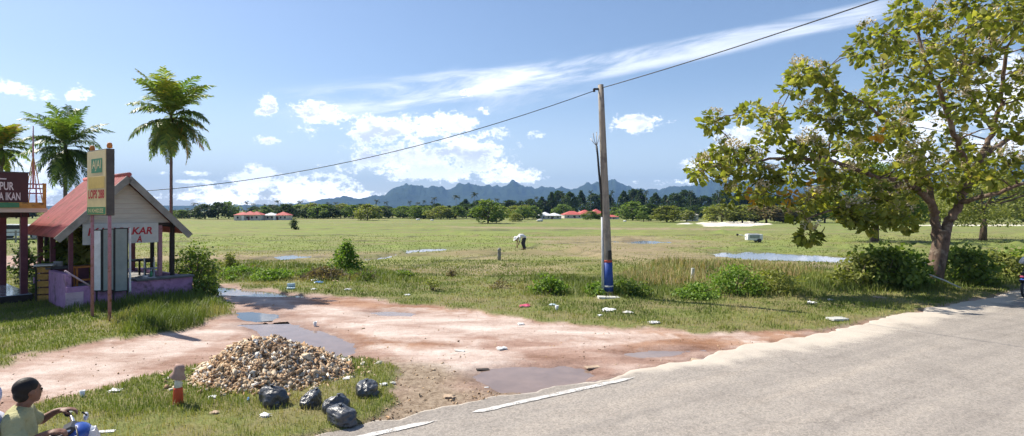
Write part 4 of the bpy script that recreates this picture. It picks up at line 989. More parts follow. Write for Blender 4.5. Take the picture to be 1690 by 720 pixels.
def proto_tree(kind, seed, H, W_, lsize, ncl=40, per=45, z0=.2, tr=.03, name='tree', trunkmat='bark', shape='dome', cr=.15):
    rng = np.random.default_rng(seed)
    P, D_ = crown_pts(ncl, rng, 1.0, z0, 1.0, per, cr)
    if shape == 'spire': 
        k = np.clip(1.25 - P[:, 2], .12, 1)[:, None]; P[:, :2] *= k
    P = P * np.array([W_, W_, H]); V, T, Q, ti = leaves(P, lsize, rng, simple=True, wid=.38, out=D_, tint=np.clip(rng.normal(.5, .25, len(P)), 0, 1))
    t = empty(name, (0, 0, 0))
    crown = np_mesh('crown', V, T, Q, mat=M['g_' + kind], parent=t, tint=ti)
    m = MB(); m.tube([(0, 0, -.3), (.02 * H, 0, .25 * H), (0, .02 * H, .55 * H), (0, 0, .85 * H)], [tr * H, tr * .7 * H, tr * .45 * H, tr * .12 * H], 7)
    for k in range(6):
        a = k * 1.05 + rng.uniform(-.3, .3); z_ = H * rng.uniform(.28, .55)
        m.tube([(0, 0, z_), (math.cos(a) * W_ * .2, math.sin(a) * W_ * .2, z_ + .12 * H), (math.cos(a) * W_ * .36, math.sin(a) * W_ * .36, z_ + .28 * H)], [tr * .4 * H, tr * .25 * H, tr * .08 * H], 5)
    m.build('trunk', M[trunkmat], t)
    return t
def shrub(pos, H, W_, kind, lsize, n, seed, label, cat='bush', group=None, name='bush', z0=.02, simple=True, shape=None):
    rng = np.random.default_rng(seed); ncl = max(6, n // 40)
    P, D_ = crown_pts(ncl, rng, 1.0, z0 + .08, 1.0, max(10, n // ncl), .20)
    if shape == 'cone': P[:, :2] *= np.clip(1.15 - P[:, 2] * .62, .35, 1)[:, None] * 1.1
    o_ = rng.random(len(P)) < .22; P[o_] *= rng.uniform(1.0, 1.32, (o_.sum(), 1)); P += rng.normal(0, .03, P.shape)
    P = P * np.array([W_, W_, H]); P[:, 2] = np.abs(P[:, 2])
    t = empty(name, pos); tag(t, label, cat, group)
    V, T, Q, ti = leaves(P, lsize, rng, simple=simple, wid=.34, out=D_, tint=np.clip(rng.normal(.5, .27, len(P)), 0, 1))
    np_mesh('foliage', V, T, Q, mat=M['g_' + kind], parent=t, tint=ti)
    m = MB()
    for k in range(7):
        a = k * .9; m.tube([(0, 0, -.05), (math.cos(a) * W_ * .12, math.sin(a) * W_ * .12, H * .4), (math.cos(a) * W_ * .3, math.sin(a) * W_ * .3, H * .8)], [.018 * H + .004, .012 * H + .003, .004], 5)
    m.build('stems', M['bark'], t)
    return t
def gz(x, y): return float(ground_z(np.array([float(x)]), np.array([float(y)]))[0])
def gp(px, py, z=0.0, up=0.0):
    p = at(px, py, z); p.z = gz(p.x, p.y) + up; return p
# ================================================================ shrubs and near plants
shrub(gp(571, 451, -.1), 1.08, 1.15, 'lush', .10, 3000, 1, 'bright green cone-shaped bush beside the brown brush heap', shape='cone')
shrub(gp(377, 443, -.1), .62, .65, 'olive', .09, 700, 2, 'small loose olive bush on the verge between the stall and the brush heap')
shrub(gp(485, 379, FZ), 1.3, 1.15, 'dark', .18, 700, 3, 'lone small dark bush standing in the green field below the far houses')
shrub(LS(2.2, 1.2, 0), 1.25, 1.3, 'mid', .10, 2200, 4, 'leafy dark green bush at the right corner of the stall')
shrub(LS(1.75, -.7, 0), .5, .7, 'mid', .08, 900, 44, 'low weedy bush at the foot of the right stall wall')
shrub(Vector((-13.05, 15.9, .0)), 1.75, 1.15, 'mid', .22, 700, 5, 'broad-leaved garden plant growing behind the dark counter at the stall left side', simple=False)
shrub(Vector((-12.35, 15.9, .2)), 1.75, .85, 'olive', .26, 420, 6, 'strap-leaved light green plant under the left eave of the stall', simple=False)
shrub(Vector((-14.4, 17.2, .2)), .8, .5, 'dark', .14, 350, 7, 'dark potted shrub beside the pavilion floor', simple=False)
P = LP(-.2, 3.0, 0); shrub(Vector((-16.6, 18.6, .0)), 1.35, .7, 'dark', .12, 700, 8, 'narrow dark bush behind the pavilion post at the left edge')
for i, (px, py, h, w_, k, n, lb) in enumerate([
    (905, 486, .42, .95, 'lush', 1500, 'patch of leafy weeds left of the utility pole with upright stems'),
    (985, 489, .32, .7, 'lush', 700, 'low leafy weed clump against the left foot of the pole'),
    (1040, 489, .42, 1.1, 'mid', 1300, 'dark green weed clump just right of the pole base'),
    (1215, 487, .8, 1.5, 'lush', 1900, 'tall bright green weed bush in the reedy patch right of the pole'),
    (1275, 484, .62, 1.6, 'olive', 1800, 'yellow-green weed bush at the right end of the reedy patch'),
    (1150, 492, .32, 1.3, 'lush', 1500, 'spreading light green weeds in front of the short fence post'),
    (455, 462, .32, 1.6, 'lush', 1400, 'low leafy weeds along the far side of the dirt track'),
    (400, 455, .35, 1.3, 'lush', 1000, 'pale green creeping weeds nearest the stall on the track verge'),
    (665, 458, .2, .9, 'mid', 600, 'small weed clump right of the cone-shaped bush')]):
    shrub(gp(px, py), h, w_, k, .085, n, 60 + i, lb)
for i, (px, py, h, w_, k, ls, n, lb) in enumerate([
    (1418, 478, 1.0, 1.5, 'olive', .13, 1300, 'low bush at the left end of the thicket under the big tree'),
    (1462, 478, 1.2, 1.6, 'mid', .17, 2000, 'dense leafy bush with scattered pale leaves left of the big trunk'),
    (1505, 476, 1.0, 1.1, 'lush', .15, 1800, 'leafy bush hugging the left foot of the big trunk'),
    (1590, 470, 1.05, 1.8, 'mid', .16, 1900, 'dark shaded bush right behind the big trunk'),
    (1640, 458, .85, 2.4, 'olive', .14, 2600, 'sunlit yellow-green bush right of the big tree'),
    (1700, 455, 1.0, 2.2, 'lush', .14, 2000, 'bright bush at the right edge behind the motorcycle')]):
    shrub(gp(px, py), h, w_, k, ls, n, 80 + i, lb)
rw = random.Random(9)
for i in range(22):
    px = rw.choice([rw.uniform(340, 640), rw.uniform(640, 1000), rw.uniform(1020, 1390)]); py = rw.uniform(446, 486) if px > 640 else rw.uniform(440, 466)
    k = rw.choice(['lush', 'olive', 'olive', 'brown', 'mid']); shrub(gp(px, py), rw.uniform(.14, .34), rw.uniform(.35, .9), k, .06, 260, 500 + i, 'small tangled weed clump among the verge grass', 'weed', 'weed clumps scattered along the verge', 'weed_clump')
# ================================================================ brush heaps
def brush(pos, W_, H, n, seed, label, dark=.5):
    rng = np.random.default_rng(seed); t = empty('brush_heap', pos); tag(t, label, 'brush heap')
    m = MB()
    for k in range(n):
        a = rng.uniform(0, 6.28); r = math.sqrt(rng.uniform(0, 1)) * .5; z_ = H * (1 - (r / .5) ** 1.6) * rng.uniform(.2, 1)
        c = Vector((math.cos(a) * r * W_, math.sin(a) * r * W_ * .7, z_)); d = Vector(rng.normal(size=3)); d.z *= .45; d = d.normalized() * rng.uniform(.10, .32)
        j = Vector(rng.normal(0, .03, 3)); m.tube([c - d, c + j, c + d], [.008, .007, .003], 4, cap=False)
    m.build('twigs', M['bark'], t)
    P_ = []
    for k in range(n * 9):
        a = rng.uniform(0, 6.28); r = math.sqrt(rng.uniform(0, 1)) * .5; P_.append((math.cos(a) * r * W_, math.sin(a) * r * W_ * .7, H * (1 - (r / .5) ** 1.6) * rng.uniform(0, .85) + .01))
    V, T, Q, ti = leaves(np.array(P_), .09, rng, simple=True, wid=.4); np_mesh('dead_leaves', V, T, Q, mat=M['g_brown'], parent=t, tint=ti)
brush(gp(538, 462), 1.7, .55, 220, 1, 'heap of dry brown twigs and rubbish left of the cone-shaped bush')
brush(gp(602, 462), 1.0, .28, 90, 2, 'small dark dry brush heap right of the cone-shaped bush')
brush(gp(326, 452), 1.5, .50, 120, 3, 'dry reddish brush heap at the right of the stall bush')
# ================================================================ middle distance trees
def place(proto, pos, sx_, sz_, rz, label, cat='tree', group=None, first=False):
    o = proto if first else copy_tree(proto)
    o.location = pos; o.scale = (sx_, sx_, sz_); o.rotation_euler = (0, 0, rz); tag(o, label, cat, group); return o
def far_at(px, py, top, wpx):
    D = (CAMZ - FZ) * F / (py - HY); H = (py - top) / F * D; W_ = wpx / F * D
    return Vector(((px - CX) / F * D, D, FZ)), W_, H
for (px, py, top, w_, k, sd, lb) in [(1443, 399, 272, 175, 'mid', 31, 'spreading shade tree with dark short trunk in the field left behind the big tree'),
                                     (1622, 397, 286, 190, 'olive', 32, 'rounded olive tree with dark trunk in the field right behind the big tree')]:
    p, W_, H = far_at(px, py, top, w_)
    t = proto_tree(k, sd, H, W_, .20, ncl=110, per=95, z0=.28, tr=.055, cr=.11); t.location = p; tag(t, lb, 'tree'); 
protos = {}
for k, kinds in {'dark': 3, 'mid': 3, 'olive': 3, 'yellow': 1, 'brown': 1}.items():
    protos[k] = [proto_tree(k, 100 + i * 7 + len(k), 1, 1, .075, ncl=44, per=46, z0=.16, tr=.03, cr=.14) for i in range(kinds)]
protos['spire'] = [proto_tree('dark', 300 + i, 1, 1, .075, ncl=40, per=46, z0=.10, tr=.02, shape='spire', cr=.13) for i in range(2)]
used = set()
rngp = random.Random(5)
def ft(kind, px, py, top, w_, label=None, group=None):
    p, W_, H = far_at(px, py, top, w_); pr = protos[kind]; i = rngp.randrange(len(pr)); first = (kind, i) not in used; used.add((kind, i))
    lab = label or {'dark': 'dark green tree in the belt along the far edge of the field', 'mid': 'mid green bushy tree in the belt along the far edge of the field', 'olive': 'pale olive bushy tree in the belt along the far edge of the field',
                    'yellow': 'yellowish bushy tree in the belt along the far edge of the field', 'brown': 'brownish dry bushy tree in the belt along the far edge of the field', 'spire': 'tall dark pointed tree of the far woods below the hills'}[kind]
    place(pr[i], p, W_ * 1.12, H, rngp.uniform(0, 6.28), lab, 'tree', group or ('far trees %s' % kind if label is None else None), first=first)
front = [('dark',338,362,338,40),('dark',360,362,335,40),('mid',378,361,334,36),('dark',322,361,345,26),('mid',300,361,347,34),
 ('mid',436,359,341,30),('dark',420,358,343,26),('dark',450,358,339,36),('mid',470,358,341,30),('mid',492,360,339,38),('olive',515,360,336,40),('dark',506,361,344,30),('mid',533,361,338,30),
 ('dark',549,361,343,30),('olive',563,360,337,40),('mid',582,361,339,36),('olive',606,364,338,46),('dark',630,361,343,34),('mid',648,360,345,30),('dark',668,360,341,36),('dark',690,360,342,34),('mid',708,361,341,30),
 ('olive',727,362,341,46),('mid',750,361,344,30),('dark',770,360,338,34),('olive',845,362,346,30),('mid',862,363,342,36),('mid',880,362,340,28),('olive',850,366,352,24),('mid',929,358,338,36),('dark',905,356,341,30),
 ('mid',975,363,349,30),('olive',992,363,352,22),('mid',1015,361,343,26),('mid',1044,364,334,50),('dark',1074,364,338,34),('mid',1062,366,350,24),
 ('olive',1133,366,347,30),('olive',1192,368,338,60),('olive',1226,368,339,56),('brown',1266,368,338,66),('brown',1300,368,342,50),('olive',1328,368,340,50),('mid',1360,368,338,60),
 ('mid',1400,366,336,60),('olive',1500,366,330,70),('mid',1550,367,328,60),('olive',1690,366,322,80),('mid',1740,366,326,80),('olive',1800,366,322,90)]
for a in front: ft(*a)
for px in range(-320, 300, 34): ft(rngp.choice(['mid', 'dark', 'olive']), px + rngp.uniform(-8, 8), 360.5, 347 - rngp.uniform(-3, 6), 44)
ft('mid', 806, 369, 331, 60, 'round green tree with visible trunk standing out before the belt, left of the white roof')
ft('yellow', 1101, 367, 341, 50, 'yellow-green round tree in front of the dark woods just right of the pole')
ft('dark', 787, 363, 341, 34)
for px in [q for q in range(475, 1370, 23) if not 880 < q < 1030]: ft(rngp.choice(['mid', 'olive', 'mid', 'dark']), px + rngp.uniform(-7, 7), 360 + rngp.uniform(-1, 2), 343 - rngp.uniform(0, 6), rngp.uniform(30, 46))
tops = {620:342,660:341,700:340,735:338,765:334,785:331,815:334,850:331,880:328,905:322,930:313,955:317,980:320,1005:321,1030:318,1055:315,1085:320,1110:321,1140:316,1165:321,1190:320,1222:314,1250:316,1280:320,1310:324,1350:322,1400:318,1450:316,1500:312,1550:310,1600:308,1650:305,1700:302,1760:300,1820:300}
xs_ = sorted(tops); 
for px in range(620, 1840, 17):
    tp = np.interp(px, xs_, [tops[q] for q in xs_]) + rngp.uniform(-3, 4)
    ft('spire' if rngp.random() < .4 else 'dark', px + rngp.uniform(-5, 5), 356.6 + rngp.uniform(-.8, .8), tp, rngp.uniform(28, 42), 'dark tall tree of the far woods below the hills' if False else None)
for px in range(420, 620, 20): ft('mid' if rngp.random() < .5 else 'dark', px, 357, 344 - rngp.uniform(0, 3), 30)
# coconut palms on the skyline
def far_palm_proto(seed):
    DP = M.setdefault('farpalm', leafmat('far_palm_leaf', stops([(.018, .035, .012), (.04, .065, .02), (.07, .10, .03)]), trans=.15))
    rng = np.random.default_rng(seed); fs = []; H = 1.0; t = empty('coconut_palm', (0, 0, 0))
    for k in range(13):
        f = frond(.30, 2 * math.pi * k / 13 + rng.uniform(-.2, .2), rng.uniform(-.1, 1.2), rng.uniform(1.0, 2.0), 11, .10, rng, wid=.024, droop=.8, tint0=rng.uniform(.0, .3)); f[0][:, 2] += H; fs.append(f)
    V, T, Q, ti = join_lv(fs); np_mesh('fronds', V, T, Q, mat=DP, parent=t, tint=ti)
    MB().tube([(0, 0, -.03), (.02, 0, .5), (0, 0, 1.0)], [.018, .012, .010], 6).build('trunk', M['ptrunk'], t); return t
fp = [far_palm_proto(s_) for s_ in (1, 2)]; usedp = set()
for i, (px, top, s_) in enumerate([(308,343,12),(322,334,16),(407,333,12),(418,335,11),(437,337,11),(452,338,10),(458,331,14),(466,336,11),(480,336,10),(495,331,13),(541,334,10),(554,333,10),(622,330,12),(637,332,10),(676,332,10),(690,333,10),
                                   (713,333,10),(753,322,16),(783,319,16),(717,325,13),(700,331,9),(820,327,11),(1140,316,12),(1240,312,12),(1185,316,11),(1066,314,11),(975,316,10),(1300,318,11),(1010,316,10),(885,324,10)]):
    D = 205.; p = Vector(((px - CX) / F * D, D, FZ)); H = (357 - top) / F * D * .93; pr = fp[i % 2]
    lb = 'slender coconut palm rising above the far tree belt'; g = 'coconut palms on the skyline'
    if px == 753: lb, g = 'tall coconut palm with brownish crown just left of the round green tree', None
    if px == 783: lb, g = 'tall coconut palm directly above the round green tree in the belt', None
    if px == 322: lb, g = 'coconut palm over the dark trees just right of the tall slender palm trunk', None
    o = place(pr, p, s_ / 12 * 4.6 * 1.0, H, i * 1.3, lb, 'palm', g, first=i < 2)
# ================================================================ far houses, trolley, small field things
M['farred'] = pmat('red_tiled_roof', (.55, .13, .11), (.45, .10, .09), .8, .7, .1, .02)
M['farwhite'] = pmat('white_metal_roof', (.80, .81, .84), (.70, .71, .74), .8, .5, 0)
M['farwall'] = pmat('cream_render', (.62, .58, .52), (.52, .48, .43), .8, .8, 0)
M['glass'] = pmat('dark_window_glass', (.03, .035, .04), (.02, .02, .025), 1, .15, 0)
def hip(m, x0, x1, y0, y1, z0, h):
    d = min(x1 - x0, y1 - y0) / 2; A = (x0, y0, z0); B = (x1, y0, z0); Cc = (x1, y1, z0); D = (x0, y1, z0); ym = (y0 + y1) / 2
    if x1 - x0 >= y1 - y0: R0, R1 = (x0 + d, ym, z0 + h), (x1 - d - .01, ym, z0 + h)
    else: R0 = R1 = None
    R0 = R0 or ((x0 + x1) / 2, y0 + d, z0 + h); R1 = R1 or ((x0 + x1) / 2 + .01, y0 + d, z0 + h)
    m.face([A, B, R1, R0]); m.face([Cc, D, R0, R1]); m.face([B, Cc, R1]); m.face([D, A, R0]); m.face([A, D, Cc, B])
def house(px, py, wpx, hw, hr, roofs, label, wins=5, rz=0.15, porch=None):
    p, W_, _ = far_at(px, py, py, wpx); s = (CAMZ - FZ) / (py - HY)          # metres per pixel at that distance
    t = empty('house', p, rz); tag(t, label, 'house'); WH = hw * s
    MB().box((0, W_ * .35, WH / 2), (W_ * .94, W_ * .7, WH)).build('wall', M['farwall'], t)
    for k, (a, b, mt, hh, dy) in enumerate(roofs):
        m = MB(); hip(m, -W_ / 2 + a * W_, -W_ / 2 + b * W_, -.25 + dy, W_ * .75 + dy, WH + k * .004, hh * s); m.build('roof', M[mt], t)
    for k in range(wins):
        x_ = -W_ * .42 + W_ * .84 * (k + .5) / wins; f = MB().box((x_, -.02, WH * .55), (W_ * .09, .04, WH * .5)).build('window', M['farwhite'], t)
        MB().box((x_, -.05, WH * .55), (W_ * .07, .02, WH * .42)).build('pane', M['glass'], f)
    MB().box((W_ * .05, -.03, WH * .38), (W_ * .07, .06, WH * .76)).build('door', M['maroon'], t)
    if porch is not None: MB().box((porch * W_, -.35, WH * .45), (W_ * .09, .5, WH * .9)).build('porch_pillar', M['white'], t)
house(408, 364, 44, 9, 6, [(0, .55, 'farred', 5, 0), (.3, .8, 'farred', 6.5, -.35), (.55, 1, 'farred', 6, 0)], 'white-walled bungalow with three red hip roofs at the far left field edge', porch=-.13)
house(456, 363.5, 40, 8, 6, [(.42, 1, 'farred', 6, 0), (0, .5, 'farwhite', 4.5, -.2)], 'bungalow with half white and half red roof right of the first red-roofed house', porch=-.05)
house(909, 362, 38, 6, 6, [(0, .6, 'farwhite', 6, 0), (.4, 1, 'farwhite', 4.5, -.3)], 'low house with bright white roof left of the red roofs at the field edge', wins=4)
house(947, 360.5, 34, 6, 6.5, [(0, 1, 'farred', 6, 0)], 'small red-roofed house between the white roof and the wider red roof', wins=3)
house(977, 360, 44, 7, 7.5, [(0, .6, 'farred', 6.5, 0), (.45, 1, 'farred', 8, -.3)], 'wider house with twin red gables left of the utility pole', wins=4)
house(1012, 362, 22, 4, 4, [(0, 1, 'farred', 3, 0)], 'low red-roofed shed just right of the utility pole', wins=2)
house(1142, 365, 24, 10, 6, [(0, 1, 'board', 5, 0)], 'drab pinkish shed between the yellow-green tree and olive bushes', wins=2)
p, _, _ = far_at(1244, 400, 0, 1); t = empty('box_trolley', p, -.06); tag(t, 'white box trolley with dark window panel and drawbar standing in the field', 'trolley')
MB().box((0, 0, .42), (1.20, .7, .50), bev=.02).build('body', M['white'], t); MB().box((-.05, -.36, .48), (.78, .02, .26)).build('window_panel', M['panel'], t)
MB().box((-.05, 0, .69), (.9, .5, .05), bev=.01).build('lid', M['metal'], t)
MB().tube([(-.6, 0, .45), (-.95, 0, .58), (-1.25, 0, .62)], .035, 6).build('drawbar', M['white'], t); MB().ball((-1.32, 0, .62), .11, 1).build('hitch', M['dark'], t)
for s_ in (-1, 1):
    wh = MB().tube([(.3, s_ * .34, .16), (.3, s_ * .42, .16)], .16, 14).build('wheel', M['frame'], t)
def simple(name, lab, cat, mb, mt, pos, rz=0, group=None):
    o = mb.build(name, M[mt]); o.location = pos; o.rotation_euler = (0, 0, rz); tag(o, lab, cat, group); return o
p, _, _ = far_at(824, 430, 0, 1); simple('marker_post', 'short rounded whitish marker post in the field left of the stooping farmer', 'post', MB().lathe([(.085, -.1), (.09, .3), (.08, .5), (.10, .52), (.09, .6), (.04, .66)], n=12), 'slab', p)
p = gp(1143, 472, -.1); simple('fence_post', 'short pale wooden post among reeds right of the utility pole', 'post', MB().box((0, 0, .22), (.10, .08, .50), (.04, .05, .2), bev=.01), 'banner', p)
for (px, py, mt, s_, lb) in [(690, 363.5, 'white', .5, 'white bundle lying left at the far field edge before the trees'), (713, 364.5, 'white', .4, 'smaller white bundle at the far field edge, right of the other bundle'),
                         (891, 366, 'banner', .75, 'pale tan mound-like bundle in front of the white-roofed house'), (1352, 366, 'white', .5, 'white bundle at the field edge right of the pale sand strip'), (1031, 366, 'white', .35, 'small white bundle at the field edge right of the pole')]:
    p, _, _ = far_at(px, py, 0, 1); simple('bundle', lb, 'bundle', MB().ball((0, 0, s_ * .35), (s_ * 1.1, s_ * .6, s_ * .5), 2, .12, px), mt, p)
# parked vehicle and rail fence seen beneath the pavilion roof
p = Vector((-44.5, 49.5, FZ)); t = empty('parked_car', p, .35); tag(t, 'small white car parked beyond the pavilion at the far left', 'car')
m = MB(); m.prism([(-2, -.8, .35), (2, -.8, .35), (2.05, -.8, .75), (1.2, -.8, .9), (.6, -.8, 1.35), (-1.1, -.8, 1.38), (-1.9, -.8, .95)], (0, 0, 0), (0, 1.6, 0)); m.build('body', M['white'], t)
m = MB(); m.prism([(-1.05, -.815, .95), (1.05, -.815, .95), (.58, -.815, 1.28), (-.98, -.815, 1.3)], (0, 0, 0), (0, 1.63, 0)); m.build('window', M['glass'], t)
for a_ in (-1.2, 1.25):
    for s_ in (-1, 1):
        wh = MB().tube([(a_, s_ * .62, .32), (a_, s_ * .84, .32)], .32, 16).build('wheel', M['frame'], t); MB().tube([(a_, s_ * .845, .32), (a_, s_ * .85, .32)], .17, 12).build('rim', M['metal'], wh)
t = empty('rail_fence', Vector((-42, 44, FZ)), .3); tag(t, 'low grey rail fence beyond the pavilion at the far left', 'fence')
for k in range(11): MB().box((-8 + k * 1.6, 0, .5), (.1, .1, 1.0)).build('post', M['slab'], t)
for zz in (.35, .85): MB().box((0, -.06, zz), (16.2, .03, .09)).build('rail', M['slab'], t)
# ================================================================ rubble heap, chunks, bin bags, litter
def chips(P_, S_, rng):
    n = len(P_); base = np.array([[-1, -1, -1], [1, -1, -1], [1, 1, -1], [-1, 1, -1], [-1, -1, 1], [1, -1, 1], [1, 1, 1], [-1, 1, 1]]) * .5
    a, b, c = rot_frames(n, rng)
    L_ = base[None] * (1 + rng.uniform(-.65, .25, (n, 8, 3))) * (S_[:, None, None] * np.stack([rng.uniform(.8, 1.7, n), rng.uniform(.5, 1.0, n), rng.uniform(.14, .48, n)], 1)[:, None, :])
    V = P_[:, None] + L_[..., 0:1] * a[:, None] + L_[..., 1:2] * b[:, None] + L_[..., 2:3] * c[:, None]
    q = np.array([[0, 3, 2, 1], [4, 5, 6, 7], [0, 1, 5, 4], [1, 2, 6, 5], [2, 3, 7, 6], [3, 0, 4, 7]]); Q = (np.arange(n)[:, None, None] * 8 + q[None]).reshape(-1, 4)
    return V.reshape(-1, 3), Q, np.repeat(rng.uniform(0, 1, n), 8)
def chipmat():
    m, nt, b = new_mat('broken_rubble'); a = nt.nodes.new('ShaderNodeAttribute'); a.attribute_name = 'tint'
    r = ramp(nt, a.outputs['Fac'], [(0, (.15, .09, .05)), (.14, (.42, .27, .15)), (.34, (.52, .38, .24)), (.60, (.60, .49, .36)), (.80, (.76, .72, .65)), (.90, (.44, .28, .16)), (1, (.70, .62, .50))]); r.color_ramp.interpolation = 'CONSTANT'
    n = noise_node(nt, 40, 3, .6); c = mixc(nt, .6, r.outputs[0], ramp(nt, n.outputs[0], [(.35, (.65, .6, .55)), (.6, (1.1, 1.1, 1.1))]).outputs[0], 'MULTIPLY')
    lk(nt, c, b.inputs['Base Color']); b.inputs['Roughness'].default_value = .9; bump(nt, b, n.outputs[0], .3, .01); return m
M['chip'] = chipmat()
HC = Vector((-3.60, 8.25, 0)); HR = (1.13, .84, .55)
def hp(x, y):
    r = np.hypot(x / HR[0], y / HR[1]); base = np.clip(1 - r, 0, 1) ** .85 * HR[2]
    base = base + np.clip(1 - np.hypot((x + .62) / .6, (y - .1) / .5), 0, 1) * .13
    return base * (1 + .25 * (fbm(x * 3 + 9, y * 3, 61) - .5))
rng = np.random.default_rng(12); n = 9500; a = rng.uniform(0, 2 * np.pi, n); r = rng.uniform(0, 1, n) ** .55 * 1.06
x_ = np.cos(a) * r * HR[0]; y_ = np.sin(a) * r * HR[1]; sp = rng.random(n) < .10; ex_ = rng.uniform(1.0, 1.42, sp.sum()); x_[sp] *= ex_; y_[sp] *= ex_
P_ = np.stack([HC.x + x_, HC.y + y_, hp(x_, y_) + .03 + rng.uniform(-.02, .012, n)], 1)
V, Q, ti = chips(P_, rng.uniform(.026, .078, n) * (1 + .5 * (rng.random(n) < .12)), rng)
o = np_mesh('rubble_heap', V, quads=Q, mat=M['chip'], tint=ti); tag(o, 'low heap of broken tan and white rubble chips on the grass island', 'rubble', kind='stuff')
gx = np.linspace(-1.25, 1.25, 60); gy = np.linspace(-.9, .9, 44); GX, GY = np.meshgrid(gx, gy, indexing='ij'); idx = np.arange(60 * 44).reshape(60, 44)
o2 = np_mesh('heap_core', np.stack([GX, GY, hp(GX, GY) - .022], -1).reshape(-1, 3), quads=np.stack([idx[:-1, :-1], idx[1:, :-1], idx[1:, 1:], idx[:-1, 1:]], -1).reshape(-1, 4), mat=pmat('heap_dirt', (.36, .25, .155), (.20, .13, .08), 20, .95, .5, .02), smooth=True)
o2.location = HC; o2['kind'] = 'stuff'; tag(o2, 'fine brown dirt showing between the chips of the rubble heap', 'dirt')
big = [(425,567,.13,.7,'white slab chunk on the top of the rubble heap'),(330,607,.15,.65,'large pale chunk at the left end of the rubble heap'),(368,607,.16,.45,'long tan chunk on the left slope of the rubble heap'),(478,633,.12,.7,'white chunk low on the front of the rubble heap, above the bin bags'),
       (508,592,.12,.8,'pale chunk on the right slope high on the rubble heap'),(445,585,.11,.1,'dark brown chunk near the middle of the rubble heap'),(520,615,.10,.65,'whitish chunk half down the right slope of the heap'),(395,590,.11,.5,'cream chunk below the peak on the left of the heap')]
for k, (px, py, s_, tn_, lb) in enumerate(big):
    D = 2250 / (py - HY + 25) ; 
    for it in range(30):
        X = (px - CX) / F * D; zz = float(hp(np.array([X - HC.x]), np.array([D - HC.y]))[0]) + .05; D2 = (CAMZ - zz) * F / (py - HY)
        D = D * .5 + D2 * .5
    V, Q, ti = chips(np.zeros((1, 3)), np.array([s_ * 1.1]), np.random.default_rng(k)); ti[:] = tn_
    o = np_mesh('rubble_chunk', V, quads=Q, mat=M['chip'], tint=ti); o.location = ((px - CX) / F * D, D, zz); tag(o, lb, 'chunk')
# small stones trodden into the dirt: round the heap, along the asphalt and in the mud
rng = np.random.default_rng(77); N = 26000; px = rng.uniform(-100, 1690, N); py = rng.uniform(490, 760, N); Y = 2.5 * F / (py - HY); X = (px - CX) / F * Y
d, bare, fl, rd, n1, n2 = ground_fields(X, Y); mudm = sstep(-.4, .4, sdpoly(MUD, X, Y)); nearr = np.exp(-np.clip(rd - .25, 0, 9) / .45)
k_ = (rng.random(N) < (.10 + .8 * mudm * .5 + .45 * nearr + .5 * np.exp(-np.abs(d) / .12)) * np.clip(fbm(X * 2, Y * 2, 8) * 2.6 - .8, 0, 1)) & (bare > .3) & (rd > .2)
for P__ in PUD.values(): k_ &= sdpoly(P__, X, Y) < -.12
X, Y = X[k_], Y[k_]; n = len(X); V, Q, ti = chips(np.stack([X, Y, ground_z(X, Y) + .004], 1), rng.uniform(.008, .030, n) * (1 + (rng.random(n) < .05) * 1.0), rng)
o = np_mesh('gravel', V, quads=Q, mat=M['chip'], tint=ti * .62); tag(o, 'scattered small stones trodden into the dirt and along the asphalt edge', 'gravel', kind='stuff')
def bagmat():
    m, nt, b = new_mat('black_bin_liner'); n = noise_node(nt, 6, 5, .6, dist=2.5); v = nt.nodes.new('ShaderNodeTexVoronoi'); v.feature = 'DISTANCE_TO_EDGE'; v.inputs['Scale'].default_value = 9
    tc = nt.nodes.new('ShaderNodeTexCoord'); n0 = noise_node(nt, 5, 2, .5); lk(nt, mixc(nt, .35, tc.outputs['Object'], n0.outputs['Color']), v.inputs['Vector'])
    b.inputs['Base Color'].default_value = (.055, .058, .066, 1); b.inputs['Roughness'].default_value = .36; b.inputs['Specular IOR Level'].default_value = .65
    h = mth(nt, 'ADD', mth(nt, 'MULTIPLY', v.outputs['Distance'], .25), n.outputs[0]); bump(nt, b, h, .5, .035); return m
M['bag'] = bagmat()
def bag(px, py, wpx, hpx, seed, label):
    p = gp(px, py); s = p.y / F; W_, H = wpx * s, hpx * s; rng = np.random.default_rng(seed)
    t = empty('bin_bag', p, rng.uniform(0, 6)); tag(t, label, 'bin bag', None)
    bm = bmesh.new(); vs = bmesh.ops.create_icosphere(bm, subdivisions=5, radius=1)['verts']
    co_ = np.array([v.co for v in vs]); 
    def n3(p_, f, s0): return (vnoise(p_[:, 0] * f + s0, p_[:, 1] * f, s0) + vnoise(p_[:, 1] * f + 5, p_[:, 2] * f, s0 + 1) + vnoise(p_[:, 2] * f, p_[:, 0] * f + 3, s0 + 2)) / 3 - .5
    d = 1 + 1.0 * n3(co_, 1.5, seed) - .22 * np.abs(n3(co_, 3.6, seed + 9)) * 2 + .06 * n3(co_, 9, seed + 20)
    co_ = co_ * d[:, None]; co_[:, 2] = np.where(co_[:, 2] < -.45, -.45 - (co_[:, 2] + .45) * .15, co_[:, 2])
    co_ *= np.array([W_ / 1.8, W_ / 2 * .85, H / 1.7]); co_[:, 2] -= co_[:, 2].min() + .01
    for v, c in zip(vs, co_): v.co = c
    for f in bm.faces: f.smooth = True
    me = bpy.data.meshes.new('sack'); bm.to_mesh(me); bm.free(); me.materials.append(M['bag']); o = bpy.data.objects.new('sack', me); COL.objects.link(o); o.parent = t
    m = MB(); zt_ = co_[:, 2].max(); k_ = co_[co_[:, 2].argmax()]; m.lathe([(.03, -.03), (.012, -.005), (.014, .0), (.032, .018), (.014, .02)], (k_[0], k_[1], zt_), 7); m.build('knot', M['bag'], t)
bag(451, 672, 48, 36, 1, 'crumpled black bin bag at the left under the rubble heap')
bag(513, 674, 40, 34, 2, 'rounded black bin bag in the middle of the row before the heap')
bag(553, 682, 40, 34, 3, 'black bin bag behind the lowest bag at the right of the row')
